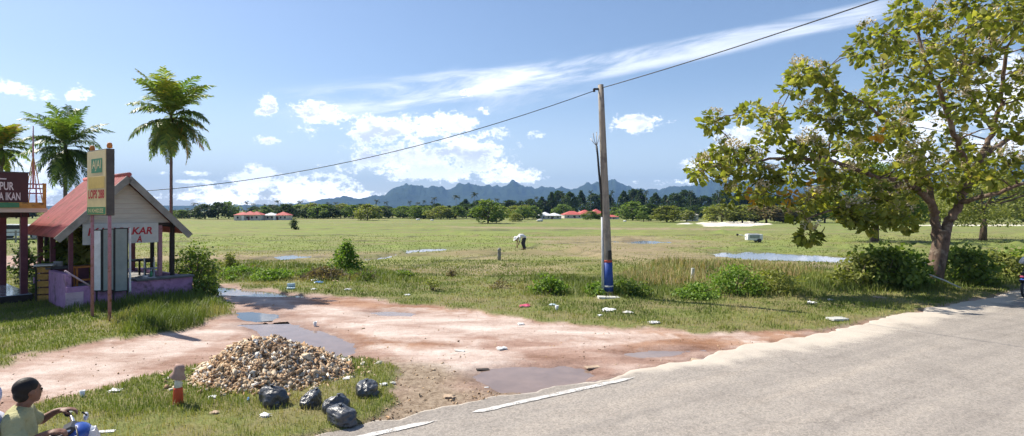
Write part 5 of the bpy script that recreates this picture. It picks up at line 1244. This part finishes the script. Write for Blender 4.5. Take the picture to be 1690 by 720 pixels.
bag(566, 700, 56, 34, 4, 'lowest black bin bag sagging nearest the asphalt edge')
bag(608, 655, 48, 28, 5, 'grey-black bin bag lying apart to the right of the row')
M['bluep'] = pmat('blue_plastic', (.10, .24, .48), (.06, .16, .36), 9, .35, .3, .01)
M['redpl'] = pmat('pink_red_plastic', (.60, .12, .20), (.45, .05, .10), 14, .4, .3, .01)
M['whitepl'] = pmat('white_plastic', (.80, .80, .80), (.66, .67, .68), 20, .45, .4, .01)
M['bluewhite'] = pmat('pale_blue_plastic', (.40, .58, .68), (.70, .74, .76), 14, .4, .3, .01)
M['tanlit'] = pmat('tan_card', (.50, .38, .27), (.36, .26, .18), 14, .8, .3, .01)
def NAMEOF(lb):
    for k, nm, ct in (('cup', 'paper_cup', 'cup'), ('foam lid', 'foam_lid', 'lid'), ('bottle', 'plastic_bottle', 'bottle'), ('carton', 'crushed_carton', 'carton'), ('plastic bag', 'plastic_bag', 'plastic bag'), ('wrapper', 'plastic_wrapper', 'wrapper'),
                      ('rag', 'cloth_rag', 'rag'), ('rock', 'rock', 'rock'), ('slab', 'stone_slab', 'slab'), ('chunk', 'stone_chunk', 'chunk'), ('paper', 'crumpled_paper', 'paper'), ('sheet', 'folded_sheet', 'sheet'), ('strip', 'card_strip', 'strip')):
        if k in lb: return nm, ct
    return 'plastic_scrap', 'scrap'
def litter(px, py, s, mt, lb, kind='crumple', rz=0., asp=1.6, name='litter'):
    name = NAMEOF(lb)[0]
    p = gp(px, py); rng = np.random.default_rng(int(px * 7 + py)); m = None
    if kind == 'crumple':
        n = 9; g = np.linspace(-1, 1, n); X, Y = np.meshgrid(g, g, indexing='ij'); rr = 1 + rng.uniform(-.25, .25, X.shape)
        Z = (fbm(X * 1.6 + px, Y * 1.6, 3) * .9 + rng.uniform(0, .25, X.shape)) * (1 - .55 * np.maximum(np.abs(X), np.abs(Y)) ** 2)
        V = np.stack([X * rr * s * .5 * asp / 1.3, Y * rr * s * .42, np.maximum(Z, .0) * s * .42 + .012], -1).reshape(-1, 3); i = np.arange(n * n).reshape(n, n)
        q = np.stack([i[:-1, :-1], i[1:, :-1], i[1:, 1:], i[:-1, 1:]], -1).reshape(-1, 4)
        V2 = V.copy(); V2[:, 2] = .002; o = np_mesh(name, np.concatenate([V, V2]), quads=np.concatenate([q, q[:, ::-1] + n * n]), mat=M[mt])
    elif kind == 'slab': o = MB().box((0, 0, s * .09), (s * asp, s * .6, s * .14), (.08, .06, 0), bev=s * .02).build(name, M[mt])
    elif kind == 'box':
        m = MB(); m.box((0, 0, s * .12), (s, s * .8, s * .2), (0, 0, 0), bev=s * .03); m.box((0, s * .55, s * .42), (s, s * .12, s * .7), (.5, 0, 0), bev=s * .02); o = m.build(name, M[mt])
    elif kind == 'cup': o = MB().lathe([(s * .28, 0), (s * .30, .01), (s * .42, s), (s * .40, s), (s * .2, s * .3)], n=14).build(name, M[mt])
    elif kind == 'bottle':
        o = MB().lathe([(s * .14, 0), (s * .17, s * .02), (s * .17, s * .6), (s * .07, s * .8), (s * .07, s * .95), (s * .05, s)], n=12).build(name, M[mt]); p.z += s * .16; o.rotation_euler = (R(86), 0, 0)
    o.location = p; o.rotation_euler[2] = rz + rng.uniform(-.5, .5); tag(o, lb, NAMEOF(lb)[1], None, 'thing'); return o
LT = [(110,688,.13,'whitepl','white crumpled paper on the grass near the riders','crumple'),(567,599,.20,'white','flat white foam lid on the grass right of the rubble heap','slab'),
 (520,538,.12,'white','small white cup standing in the wet track behind the rubble heap','cup'),(480,479,.30,'bluewhite','pale blue and white carton open beside the far edge of the track','box'),
 (519,465,.30,'whitepl','white plastic bag in front of the brush heap','crumple'),(526,469,.28,'bluep','blue plastic bag in front of the brush heap','crumple'),(547,449,.30,'whitepl','white scrap on top of the brush heap','crumple'),
 (381,462,.20,'bluewhite','pale blue scrap on the track verge near the stall','crumple'),(380,461,.0,'','',''),(518,480,.16,'whitepl','small white scrap below the brush heap','crumple'),(574,481,.20,'white','white folded sheet on the verge right of the brush heap','crumple'),
 (672,490,.16,'whitepl','small white scrap on the verge beyond the red track edge','crumple'),(828,577,.17,'white','white crushed carton on the dirt above the large puddle','crumple'),(759,580,.14,'banner','thin pale strip lying left of the crushed carton','slab'),
 (866,509,.26,'redpl','pink-red plastic wrapper on the verge left of the pole','crumple'),(912,507,.18,'bluewhite','pale grey-blue scrap right of the pink-red wrapper','crumple'),(919,514,.14,'whitepl','small white bottle standing right of the pale grey-blue scrap','cup'),
 (1004,517,.30,'whitepl','white rag in the grass below the pole foot','crumple'),(1036,520,.22,'banner','cream rag in the grass right of the white rag','crumple'),(991,524,.12,'whitepl','tiny white scrap left below the white rag','crumple'),
 (1080,537,.24,'white','white flattened carton at the grass edge right of the pole','crumple'),(860,536,.14,'whitepl','pale scrap on the red dirt below the pink-red wrapper','crumple'),(1340,503,.20,'whitepl','white scrap alone in the grass toward the big tree','crumple'),
 (1370,498,.14,'banner','small cream scrap right of the lone white scrap near the big tree','crumple'),(1382,531,.42,'banner','long pale flat slab at the grass edge by the sandy shoulder','slab'),
 (350,662,.10,'whitepl','small white scrap on the grass between the cone and the bags','crumple'),(438,693,.12,'whitepl','white crumpled cup below the leftmost bin bag','crumple'),(410,665,.13,'bluep','blue plastic bottle left of the bin bags','bottle'),
 (355,689,.10,'tanlit','tan scrap in the grass right below the red cone','crumple'),(572,632,.10,'whitepl','white scrap between the heap and the grey-black bag','crumple'),(634,640,.10,'whitepl','white scrap just right of the grey-black bag','crumple'),
 (648,634,.08,'banner','small cream scrap further right of the grey-black bag','crumple'),(190,652,.14,'whitepl','white scrap at the lower edge of the left dirt path','crumple'),(136,660,.10,'whitepl','small upright white paper at the path edge behind the riders','cup'),
 (797,608,.16,'dark','dark broken chunk at the left rim of the large puddle','slab'),(978,606,.20,'tanlit','tan stick-like scrap at the right rim of the large puddle','slab'),(741,657,.15,'tanlit','brown rag on the mud below the left of the large puddle','crumple'),
 (803,638,.05,'white','tiny white pebble-like scrap beside the lower left of the puddle','slab'),(1160,596,.30,'tanlit','thin brown twig-like strip on the sandy road shoulder','slab'),(176,720,.12,'whitepl','white paper at the bottom edge right of the riders','slab'),
 (1452,494,.25,'tanlit','tan scrap in the grass below the left thicket bush','slab'),(565,448,.22,'bluewhite','pale scrap between brush heap and cone-shaped bush','crumple'),(553,466,.2,'tanlit','tan card scrap at the right foot of the brush heap','crumple'),
 (297,478,.22,'slab','grey rock at the right foot of the stall wall','slab'),(260,492,.0,'','','')]
for l in LT:
    if l[2]: litter(l[0], l[1], l[2] * .8, l[3], l[4], l[5])
o = MB().tube([(0, 0, .30), (.36, -.13, .14), (.75, -.28, -.08)], .022, 6).build('bleached_branch', M['banner']); o.location = gp(1527, 478) + Vector((-.15, -.35, .18)); tag(o, 'bleached white branch leaning at the foot of the big trunk', 'branch')
# ---- traffic cone stump wearing a hat
p = gp(294, 672); t = empty('capped_cone', p); t.scale = (.70, .70, .94); tag(t, 'orange-red cone with white band wearing a drab pink bucket hat', 'cone')
M['conered'] = pmat('faded_orange_red', (.62, .10, .04), (.48, .07, .03), 12, .5, .1, .003); M['hat'] = pmat('drab_pink_cloth', (.45, .30, .25), (.34, .22, .18), 16, .9, .3, .004)
MB().lathe([(.085, 0), (.088, .01), (.075, .20), (.070, .23)], n=18).build('cone_base', M['conered'], t)
MB().lathe([(.069, .231), (.055, .32), (.054, .33)], n=18).build('white_band', M['white'], t); MB().lathe([(.052, .331), (.045, .40), (.04, .41)], n=16).build('neck', M['tanlit'], t)
m = MB(); m.lathe([(.135, -.06), (.137, -.055), (.095, .0), (.085, .07), (.075, .105), (.03, .12), (.01, .121)], n=22); o = m.build('hat', M['hat'], t); o.location = (.005, 0, .42); o.rotation_euler = (0, R(14), 0)
# ================================================================ people and motorcycles
def evaluated(o):
    bpy.context.view_layer.update(); return bpy.data.meshes.new_from_object(o.evaluated_get(bpy.context.evaluated_depsgraph_get()))
def skin_bm(J, Ed, sub=2):
    """J: list of (co, radius or (half width, half depth)); flesh laid as overlapping ellipsoids along every bone, fused by remesh()"""
    bm = bmesh.new(); rr = [j[1] if isinstance(j[1], tuple) else (j[1], j[1]) for j in J]
    for a, b in Ed:
        pa, pb = Vector(J[a][0]), Vector(J[b][0]); L = (pb - pa).length; n = max(2, int(L / (min(rr[a] + rr[b]) * .35)) + 1)
        for k in range(n + 1):
            t = k / n; w_ = rr[a][0] * (1 - t) + rr[b][0] * t; d = rr[a][1] * (1 - t) + rr[b][1] * t
            add_ball(bm, pa.lerp(pb, t), (d, w_, min(w_, d)), sub=2)
    return bm
def remesh(bm, name, mat, parent, vox):
    me = bpy.data.meshes.new('rm'); bm.to_mesh(me); bm.free(); o = bpy.data.objects.new('rm', me); COL.objects.link(o)
    r = o.modifiers.new('r', 'REMESH'); r.mode = 'VOXEL'; r.voxel_size = vox; r.use_smooth_shade = True
    s = o.modifiers.new('s', 'SMOOTH'); s.factor = .5; s.iterations = 3
    m2 = evaluated(o); bpy.data.objects.remove(o); m2.name = name; m2.materials.clear(); m2.materials.append(mat)
    o = bpy.data.objects.new(name, m2); COL.objects.link(o); o.parent = parent; return o
def add_ball(bm, c, r, rot=None, sub=3):
    vs_ = bmesh.ops.create_icosphere(bm, subdivisions=sub, radius=1)['verts']
    Mx = Matrix.Translation(c) @ (rot or Matrix()) @ Matrix.Diagonal((*r, 1)); bmesh.ops.transform(bm, matrix=Mx, verts=vs_); return vs_
def add_tube(bm, pts, rr, n=8):
    m = MB.__new__(MB); m.bm = bm; m.tube(pts, rr, n)
M['skin'] = pmat('brown_skin', (.22, .11, .07), (.17, .08, .05), 12, .55, .1, .002, spec=.4)
M['hair'] = pmat('black_hair', (.014, .012, .011), (.008, .007, .007), 60, .6, .5, .004)
M['olive'] = pmat('olive_cream_shirt', (.46, .44, .24), (.37, .35, .18), 11, .9, 1.0, .03)
M['wshirt'] = pmat('white_shirt', (.78, .78, .78), (.68, .68, .69), 7, .9, .3, .006)
M['scarf'] = pmat('lavender_white_scarf', (.66, .67, .80), (.50, .52, .68), 6, .9, .4, .01)
M['pants'] = pmat('dark_trousers', (.05, .05, .065), (.035, .035, .045), 9, .9, .3, .005)
M['eye'] = pmat('eye_dark', (.02, .015, .012), (.02, .015, .012), 5, .2, 0)
def head(bm, c, yaw=0.0, pitch=0.0, s=1.0):
    """skull, jaw, nose, ears, lips and brow facing local +x"""
    Rm = Matrix.Rotation(yaw, 4, 'Z') @ Matrix.Rotation(pitch, 4, 'Y'); c = Vector(c)
    def b(p, r, sub=3): add_ball(bm, c + (Rm @ Vector(p)) * s, tuple(v * s for v in r), Rm, sub)
    b((-.012, 0, .03), (.098, .076, .092)); b((.028, 0, -.045), (.062, .054, .062)); b((.060, 0, -.085), (.026, .030, .022)); b((.03, 0, -.01), (.066, .062, .065))
    b((.092, 0, -.018), (.020, .014, .020)); b((.080, 0, .008), (.014, .010, .028)); b((.072, 0, .035), (.020, .050, .012)); b((.086, 0, -.052), (.012, .024, .007)); b((.084, 0, -.063), (.011, .021, .007))
    for q in (-1, 1): b((-.008, q * .078, -.002), (.020, .008, .030))
    return Rm
def hand(bm, wr, d, side, curl=1.3):
    """palm with four curled fingers and a thumb; d = pointing direction, side = thumb side vector"""
    d = Vector(d).normalized(); sd = Vector(side).normalized(); up = d.cross(sd).normalized(); wr = Vector(wr)
    if up.z < 0: up = -up
    Mx = Matrix((d, sd, up)).transposed().to_4x4(); add_ball(bm, wr + d * .045, (.048, .040, .018), Mx)
    for k, ln in enumerate((.072, .080, .075, .060)):
        b0 = wr + d * .075 + sd * (.030 - k * .020); p = b0; pts = [b0 - d * .03, b0]; ang = .35
        for j in range(3):
            p = p + (d * math.cos(ang) - up * math.sin(ang)) * ln * (.45, .32, .23)[j]; pts.append(p); ang += curl * .55
        add_tube(bm, pts, [.0095, .0095, .0088, .008, .0065], 8)
    b0 = wr + d * .02 + sd * .030; add_tube(bm, [b0 - d * .01, b0 + sd * .022 + d * .02 - up * .01, b0 + sd * .026 + d * .045 - up * .025, b0 + sd * .012 + d * .060 - up * .035], [.012, .011, .010, .008], 8)
def rider(name_label, shirt, parent_loc, rz, scarf=False, lean=0.0, yaw=-.15, voxel=.0075, hands=True, hx=.34, hy=.27, hz=1.10, group=None):
    t = empty('person', parent_loc, rz); tag(t, name_label, 'person', group); t.scale = (.915,) * 3
    L_ = lean; pel, ch, nk, hd = (0, 0, .84), (.03 + L_ * .5, 0, 1.04), (.055 + L_, 0, 1.215), Vector((.10 + L_, 0, 1.335))
    J = [(pel, (.15, .12)), ((.03 + L_ * .3, 0, .93), (.13, .105)), (ch, (.15, .105)), ((.045 + L_ * .8, 0, 1.16), (.11, .08)), (nk, (.050, .050)), ((.085 + L_, 0, 1.26), (.045, .045))]
    Ed = [(0, 1), (1, 2), (2, 3), (3, 4), (4, 5)]
    for s in (-1, 1):
        i = len(J)
        J += [((.04 + L_ * .8, s * .165, 1.165), .052), ((.06 + L_ * .6, s * .225, 1.08), .043), ((.13 + L_ * .5, s * .285, hz - .06), .036), ((hx - .09, s * (hy + .01), hz - .01), .026), ((hx - .05, s * hy, hz), .023)]
        Ed += [(3, i), (i, i + 1), (i + 1, i + 2), (i + 2, i + 3), (i + 3, i + 4)]
        i = len(J); J += [((.06, s * .10, .83), .085), ((.36, s * .17, .76), .065), ((.30, s * .18, .52), .05), ((.24, s * .19, .34), .036), ((.34, s * .20, .30), .034)]
        Ed += [(0, i), (i, i + 1), (i + 1, i + 2), (i + 2, i + 3), (i + 3, i + 4)]
    bm = skin_bm(J, Ed); Rm = head(bm, hd, yaw, 0, .82)
    if hands:
        for s in (-1, 1): hand(bm, (hx - .06, s * hy, hz), (1, -s * .1, .0), (0, -s, .1))
    body = remesh(bm, 'body', M['skin'], t, voxel)
    # hair: a shell over the skull
    bm = bmesh.new()
    if not scarf:
        add_ball(bm, hd + Rm @ Vector((-.020, 0, .038)), (.082, .068, .075), Rm); add_ball(bm, hd + Rm @ Vector((-.045, 0, -.01)), (.048, .058, .055), Rm)
        remesh(bm, 'hair', M['hair'], t, .006)
    else:
        add_ball(bm, hd + Rm @ Vector((-.020, 0, .028)), (.118, .100, .118), Rm); add_ball(bm, hd + Rm @ Vector((-.035, 0, -.08)), (.105, .100, .11), Rm); add_ball(bm, hd + Rm @ Vector((-.03, 0, -.18)), (.15, .19, .10), Rm)
        remesh(bm, 'headscarf', M['scarf'], t, .008)
    for s in (-1, 1): 
        e = MB().ball(hd + Rm @ Vector((.070, s * .024, .006)), .0095, 2).build('eye', M['eye'], t)
    # shirt
    J = [((0, 0, .82), (.165, .135)), ((.03 + L_ * .3, 0, .93), (.15, .125)), (ch, (.168, .125)), ((.045 + L_ * .8, 0, 1.165), (.118, .088)), ((.055 + L_, 0, 1.205), (.060, .060))]; Ed = [(0, 1), (1, 2), (2, 3), (3, 4)]
    for s in (-1, 1):
        i = len(J); J += [((.04 + L_ * .8, s * .165, 1.167), .068), ((.06 + L_ * .6, s * .225, 1.085), .066), ((.09 + L_ * .55, s * .25, 1.055), .064)]; Ed += [(3, i), (i, i + 1), (i + 1, i + 2)]
    remesh(skin_bm(J, Ed), 'shirt', shirt, t, .009)
    J = [((0, 0, .80), (.165, .13))]; Ed = []
    for s in (-1, 1):
        i = len(J); J += [((.06, s * .10, .82), .10), ((.37, s * .17, .76), .082), ((.30, s * .18, .52), .070), ((.25, s * .19, .38), .062)]; Ed += [(0, i), (i, i + 1), (i + 1, i + 2), (i + 2, i + 3)]
    remesh(skin_bm(J, Ed), 'trousers', M['pants'], t, .010)
    for s in (-1, 1): MB().ball((.34, s * .20, .285), (.13, .05, .045), 2).build('shoe', M['frame'], t)
    return t
M['bikeblue'] = pmat('blue_motorcycle_plastic', (.03, .08, .35), (.02, .06, .28), 8, .25, 0, spec=.6)
M['bikewhite'] = pmat('white_motorcycle_plastic', (.75, .75, .77), (.68, .68, .70), 8, .25, 0, spec=.6)
M['bikedark'] = pmat('dark_motorcycle_plastic', (.03, .03, .035), (.02, .02, .024), 8, .4, 0)
M['chrome'] = pmat('chrome', (.55, .55, .57), (.45, .45, .47), 8, .2, 0, metal=.9)
M['lens'] = pmat('lamp_lens', (.60, .62, .66), (.5, .52, .56), 8, .08, 0)
def motorcycle(pos, rz, label):
    t = empty('motorcycle', pos, rz); tag(t, label, 'motorcycle'); t.scale = (.915,) * 3
    for x_ in (-.52, .74):
        m = MB(); N = 28
        rings = []
        for k in range(N):
            a = 2 * math.pi * k / N; rings.append([m.bm.verts.new((x_ + (.24 + .04 * math.cos(b_)) * math.cos(a), .035 * math.sin(b_), .28 + (.24 + .04 * math.cos(b_)) * math.sin(a))) for b_ in [2 * math.pi * j / 8 for j in range(8)]])
        for k in range(N):
            for j in range(8): f = m.bm.faces.new((rings[k][j], rings[(k + 1) % N][j], rings[(k + 1) % N][(j + 1) % 8], rings[k][(j + 1) % 8])); f.smooth = True
        w_ = m.build('wheel', M['bikedark'], t)
        m = MB(); m.tube([(x_, -.05, .28), (x_, .05, .28)], .05, 12)
        for k in range(8): a = k * math.pi / 4; m.tube([(x_, 0, .28), (x_ + .22 * math.cos(a), 0, .28 + .22 * math.sin(a))], .008, 5)
        m.build('rim', M['chrome'], w_)
    m = MB()
    for s in (-1, 1): m.tube([(.74, s * .07, .28), (.60, s * .07, .62), (.44, s * .05, .95)], .02, 8)
    m.build('fork', M['chrome'], t)
    m = MB(); m.prism([(.40, -.06, .35), (.62, -.06, .62), (.50, -.06, .98), (.40, -.06, .98), (.46, -.06, .65), (.28, -.06, .36)], (0, 0, 0), (0, .12, 0)); m.build('front_cover', M['bikewhite'], t)
    for s in (-1, 1):
        m = MB(); m.prism([(.30, s * .09, .30), (.55, s * .09, .60), (.50, s * .12, .92), (.44, s * .12, .92), (.40, s * .20, .55), (.22, s * .20, .34)], (0, 0, 0), (0, s * .02, 0)); m.build('leg_shield', M['bikeblue'], t)
    m = MB(); m.box((-.30, 0, .56), (.75, .17, .20), (0, -.12, 0), bev=.05); m.build('body', M['bikeblue'], t)
    m = MB(); m.box((-.18, 0, .745), (.74, .22, .09), (0, -.02, 0), bev=.035); m.build('seat', M['bikedark'], t)
    m = MB(); m.box((-.02, 0, .34), (.36, .20, .20), bev=.04); m.tube([(.2, 0, .33), (.1, 0, .50), (-.5, 0, .46)], .03, 8); m.build('engine', M['chrome'], t)
    m = MB(); m.tube([(.1, -.12, .24), (-.3, -.14, .22), (-.75, -.16, .32)], [.02, .035, .045], 10); m.build('exhaust', M['chrome'], t)
    m = MB(); m.box((-.74, 0, .52), (.20, .14, .03), (0, .5, 0), bev=.01); m.build('rear_mudguard', M['bikedark'], t)
    m = MB(); m.box((-.66, 0, .66), (.05, .14, .06), bev=.015); m.build('tail_lamp', M['redpl'], t)
    m = MB()
    for k in range(7): a = R(20 + k * 22); m.box((.74 + .30 * math.cos(a), 0, .28 + .30 * math.sin(a)), (.12, .09, .012), (0, -a + math.pi / 2, 0))
    m.build('front_mudguard', M['bikeblue'], t)
    m = MB(); m.tube([(.27, -.33, 1.06), (.33, -.18, 1.04), (.38, 0, .99), (.33, .18, 1.04), (.27, .33, 1.06)], .013, 8); m.build('handlebar', M['chrome'], t)
    for s in (-1, 1):
        MB().tube([(.30, s * .22, 1.055), (.262, s * .35, 1.062)], .019, 10).build('grip', M['bikedark'], t)
        mr = MB().tube([(.40, s * .17, 1.07), (.42, s * .24, 1.02), (.41, s * .27, 1.0)], .006, 6).build('mirror', M['bikedark'], t); MB().ball((.41, s * .28, 1.0), (.018, .055, .035), 2).build('mirror_glass', M['lens'], mr)
    m = MB(); m.ball((.40, 0, .965), (.085, .12, .075), 3); m.build('headlamp_cowl', M['bikeblue'], t); m = MB(); m.ball((.455, 0, .955), (.05, .075, .05), 3); m.build('headlamp', M['lens'], t)
    m = MB(); m.box((.34, 0, 1.0), (.12, .20, .07), (0, -.4, 0), bev=.03); m.build('instrument_cover', M['bikedark'], t)
    return t
RU = math.atan2(.523, .852); O1 = Vector((-3.40, 3.70, .03))
motorcycle(O1, RU, 'blue and white motorcycle carrying two riders at the bottom left corner')
rider('rider in olive cream shirt with short black hair holding the handlebar at bottom left', M['olive'], O1 + Vector((0, 0, .0)), RU, yaw=.6, hy=.27, hx=.30, hz=1.085)
O2 = O1 - Vector((.852, .523, 0)) * .21 - Vector((-.523, .852, 0)) * .07
rider('passenger in lavender white headscarf at the left frame edge behind the rider', M['scarf'], O2, RU, scarf=True, lean=.0, hands=True, hx=.22, hy=.22, hz=.98, voxel=.008)
O3 = Vector(((1701 - CX) / F * 15.6, 15.6, .03))
motorcycle(O3, RU, 'motorcycle with white-shirted rider at the right frame edge near the big tree')
rider('rider in white shirt on the motorcycle at the right frame edge', M['wshirt'], O3, RU, voxel=.008)
# ---- stooping farmer
def farmer():
    p, _, _ = far_at(865, 412, 0, 1); t = empty('person', p, R(200)); tag(t, 'stooping farmer in pale top and dark trousers working in the green field', 'person')
    J = [((0, 0, .80), (.14, .12)), ((.12, 0, .90), (.13, .12)), ((.28, 0, .92), (.15, .11)), ((.40, 0, .86), (.10, .08)), ((.46, 0, .80), (.05, .05)), ((.52, 0, .74), (.05, .05))]; Ed = [(i, i + 1) for i in range(5)]
    for s in (-1, 1):
        i = len(J); J += [((.36, s * .18, .84), .055), ((.40, s * .2, .60), .042), ((.46, s * .14, .36), .030), ((.50, s * .08, .24), .028)]; Ed += [(3, i), (i, i + 1), (i + 1, i + 2), (i + 2, i + 3)]
        i = len(J); J += [((.0, s * .10, .74), .09), ((.08, s * .14, .42), .062), ((-.02, s * .15, .06), .042), ((.10, s * .16, .02), .035)]; Ed += [(0, i), (i, i + 1), (i + 1, i + 2), (i + 2, i + 3)]
    bm = skin_bm(J, Ed); Rm = head(bm, (.58, 0, .70), 0, .9)
    for s in (-1, 1): hand(bm, (.50, s * .08, .24), (.1, 0, -1), (0, -s, 0))
    remesh(bm, 'body', M['skin'], t, .009)
    J = [((-.02, 0, .82), (.16, .14)), ((.12, 0, .915), (.155, .14)), ((.28, 0, .935), (.17, .13)), ((.41, 0, .87), (.11, .09))]; Ed = [(0, 1), (1, 2), (2, 3)]
    for s in (-1, 1): i = len(J); J += [((.36, s * .18, .85), .072), ((.395, s * .2, .64), .062)]; Ed += [(3, i), (i, i + 1)]
    remesh(skin_bm(J, Ed), 'shirt', M['wshirt'], t, .014)
    J = [((-.01, 0, .77), (.16, .13))]; Ed = []
    for s in (-1, 1): i = len(J); J += [((.0, s * .10, .72), .11), ((.08, s * .14, .42), .085), ((-.01, s * .15, .14), .07)]; Ed += [(0, i), (i, i + 1), (i + 1, i + 2)]
    remesh(skin_bm(J, Ed), 'trousers', M['pants'], t, .014)
    m = MB(); m.lathe([(.24, 0), (.23, .01), (.11, .06), (.09, .13), (.02, .15)], n=18); o = m.build('sun_hat', M['wshirt'], t); o.location = (.60, 0, .76); o.rotation_euler = (0, .8, 0)
farmer()
# ================================================================ grass
M['grass'] = leafmat('grass_blade', stops([(.085, .11, .022), (.135, .18, .034), (.19, .235, .048), (.28, .28, .08), (.42, .35, .17)]), rough=.6, trans=.30, spec=.2, upn=.65)
M['reed'] = leafmat('reed_blade', stops([(.13, .17, .035), (.24, .23, .07), (.36, .26, .12), (.42, .28, .16)]), rough=.6, trans=.3, upn=.5)
def Wq(p): return Wp(p)
TALL = [(Wq([(185,540),(200,492),(290,478),(335,488),(375,512),(375,522),(340,545),(290,552),(230,556),(205,548)]), .26, .18, 1.0), (Wq([(60,500),(200,495),(200,520),(120,520)]), .14, .1, .6),
        (Wq([(330,462),(480,468),(620,470),(700,468),(640,440),(480,430),(350,432)]), .16, .12, .5), (Wq([(850,490),(1005,495),(1020,470),(960,455),(860,458)]), .16, .12, .8),
        (Wq([(1005,493),(1330,497),(1400,485),(1380,455),(1200,430),(1060,436),(1010,470)]), .16, .16, 1.0), (Wq([(1380,487),(1560,482),(1690,470),(1690,430),(1560,450),(1400,455)]), .22, .15, 1.0)]
REED = Wq([(1030,480),(1120,478),(1200,468),(1330,466),(1360,446),(1240,432),(1120,428),(1050,436),(1030,455)])
def grass(name, N, py0, py1, seed, h0, label, field=False, wmul=1.0):
    rng = np.random.default_rng(seed); px = rng.uniform(-260, 1950, N); py = HY + (py0 - HY) * ((py1 - HY) / (py0 - HY)) ** rng.uniform(0, 1, N) if not field else rng.uniform(py0, py1, N)
    Y = (CAMZ - (FZ if field else 0)) * F / (py - HY); X = (px - CX) / F * Y
    d, bare, fl, rd, n1, n2 = ground_fields(X, Y)
    keep = (bare < rng.uniform(.15, .9, N)) & (rd > .25)
    patch = fbm(X * .8, Y * .8, 91); keep &= rng.random(N) < np.clip(1.15 - np.clip((patch - .52) * 5, 0, .8), .25, 1)
    x0 = (X - HUT0.x) * math.cos(-ANG) - (Y - HUT0.y) * math.sin(-ANG); y0 = (X - HUT0.x) * math.sin(-ANG) + (Y - HUT0.y) * math.cos(-ANG)
    keep &= ~((x0 > -1.5) & (x0 < 1.5) & (y0 > -.5) & (y0 < 3.8)); keep &= ~((x0 > -7) & (x0 < -1.6) & (y0 > 1.7) & (y0 < 7))
    keep &= (np.hypot((X - HC.x) / 1.15, (Y - HC.y) / .85) > 1)
    wetf = np.zeros(N); 
    for P__ in FW.values(): wetf = np.maximum(wetf, sstep(-.5, .3, sdpoly(P__, X, Y) + n1 * .8))
    for P__ in PUD.values(): wetf = np.maximum(wetf, sstep(-.02, .1, sdpoly(P__, X, Y)))
    keep &= rng.random(N) > wetf * .97
    if field: patch = patch * 0 + .5
    X, Y, patch, n1, n2, bare = X[keep], Y[keep], patch[keep], n1[keep], n2[keep], bare[keep]; n = len(X)
    h = h0 * rng.uniform(.4, 1.25, n) * (.5 + 1.15 * fbm(X * 1.7, Y * 1.7, 41)); tint = .42 + (fbm(X * .7, Y * .7, 15) - .5) * 1.1 + rng.normal(0, .13, n) + np.clip((patch - .5) * 2.5, 0, .5)
    if field: 
        big = fbm(X * .12, Y * .3, 88) - .5; tint = .46 + (fbm(X * .05 + 4, Y * .16, 19) - .5) * 1.4 + rng.normal(0, .10, n); b_ = np.zeros(n); g_ = np.zeros(n)
        for P__ in FBR: b_ = np.maximum(b_, sstep(-2.5, 2.5, sdpoly(P__, X, Y) + big * 14))
        for P__ in FGR: g_ = np.maximum(g_, sstep(-2, 2, sdpoly(P__, X, Y) + big * 12))
        tint += b_ * .55 - g_ * .05; h *= 1 - .45 * b_
    for P__, hh, hv, dn in TALL:
        s = sstep(-.3, .5, sdpoly(P__, X, Y) + n1[:] * 1.0); h = h + s * (hh * rng.uniform(.35, 1.2, n) * (.5 + fbm(X * 2.2, Y * 2.2, 43))) * 1.0; tint -= s * .10
    re = sstep(-.2, .5, sdpoly(REED, X, Y) + n1 * 1.2); h += re * rng.uniform(.05, .3, n)
    h *= (1 - .5 * np.clip(bare, 0, 1)); w_ = np.clip(.00105 * Y, .005, .06) * rng.uniform(.6, 1.3, n) * wmul
    Z = ground_z(X, Y); isr = (re > .5) & (rng.random(n) < .75)
    for nm, mk, mt, lb in ((name, ~isr, 'grass', label), ('reeds', isr, 'reed', 'brownish reedy grass in the wet patch right of the pole')):
        if mk.sum() < 200: continue
        V, T, ti = blades(np.stack([X, Y, Z], 1)[mk], h[mk], w_[mk], rng, .38, np.clip(tint[mk] if mt == 'grass' else rng.uniform(0, 1, mk.sum()), 0, 1))
        o = np_mesh(nm, V, T, mat=M[mt], tint=ti); tag(o, lb, 'grass', kind='stuff')
grass('verge_grass', 430000, 425, 790, 1, .065, 'short green and straw grass of the road verge and lawn')
grass('field_grass', 45000, 388, 432, 2, .07, 'sparse green grass growing across the flat field', field=True, wmul=1.0)
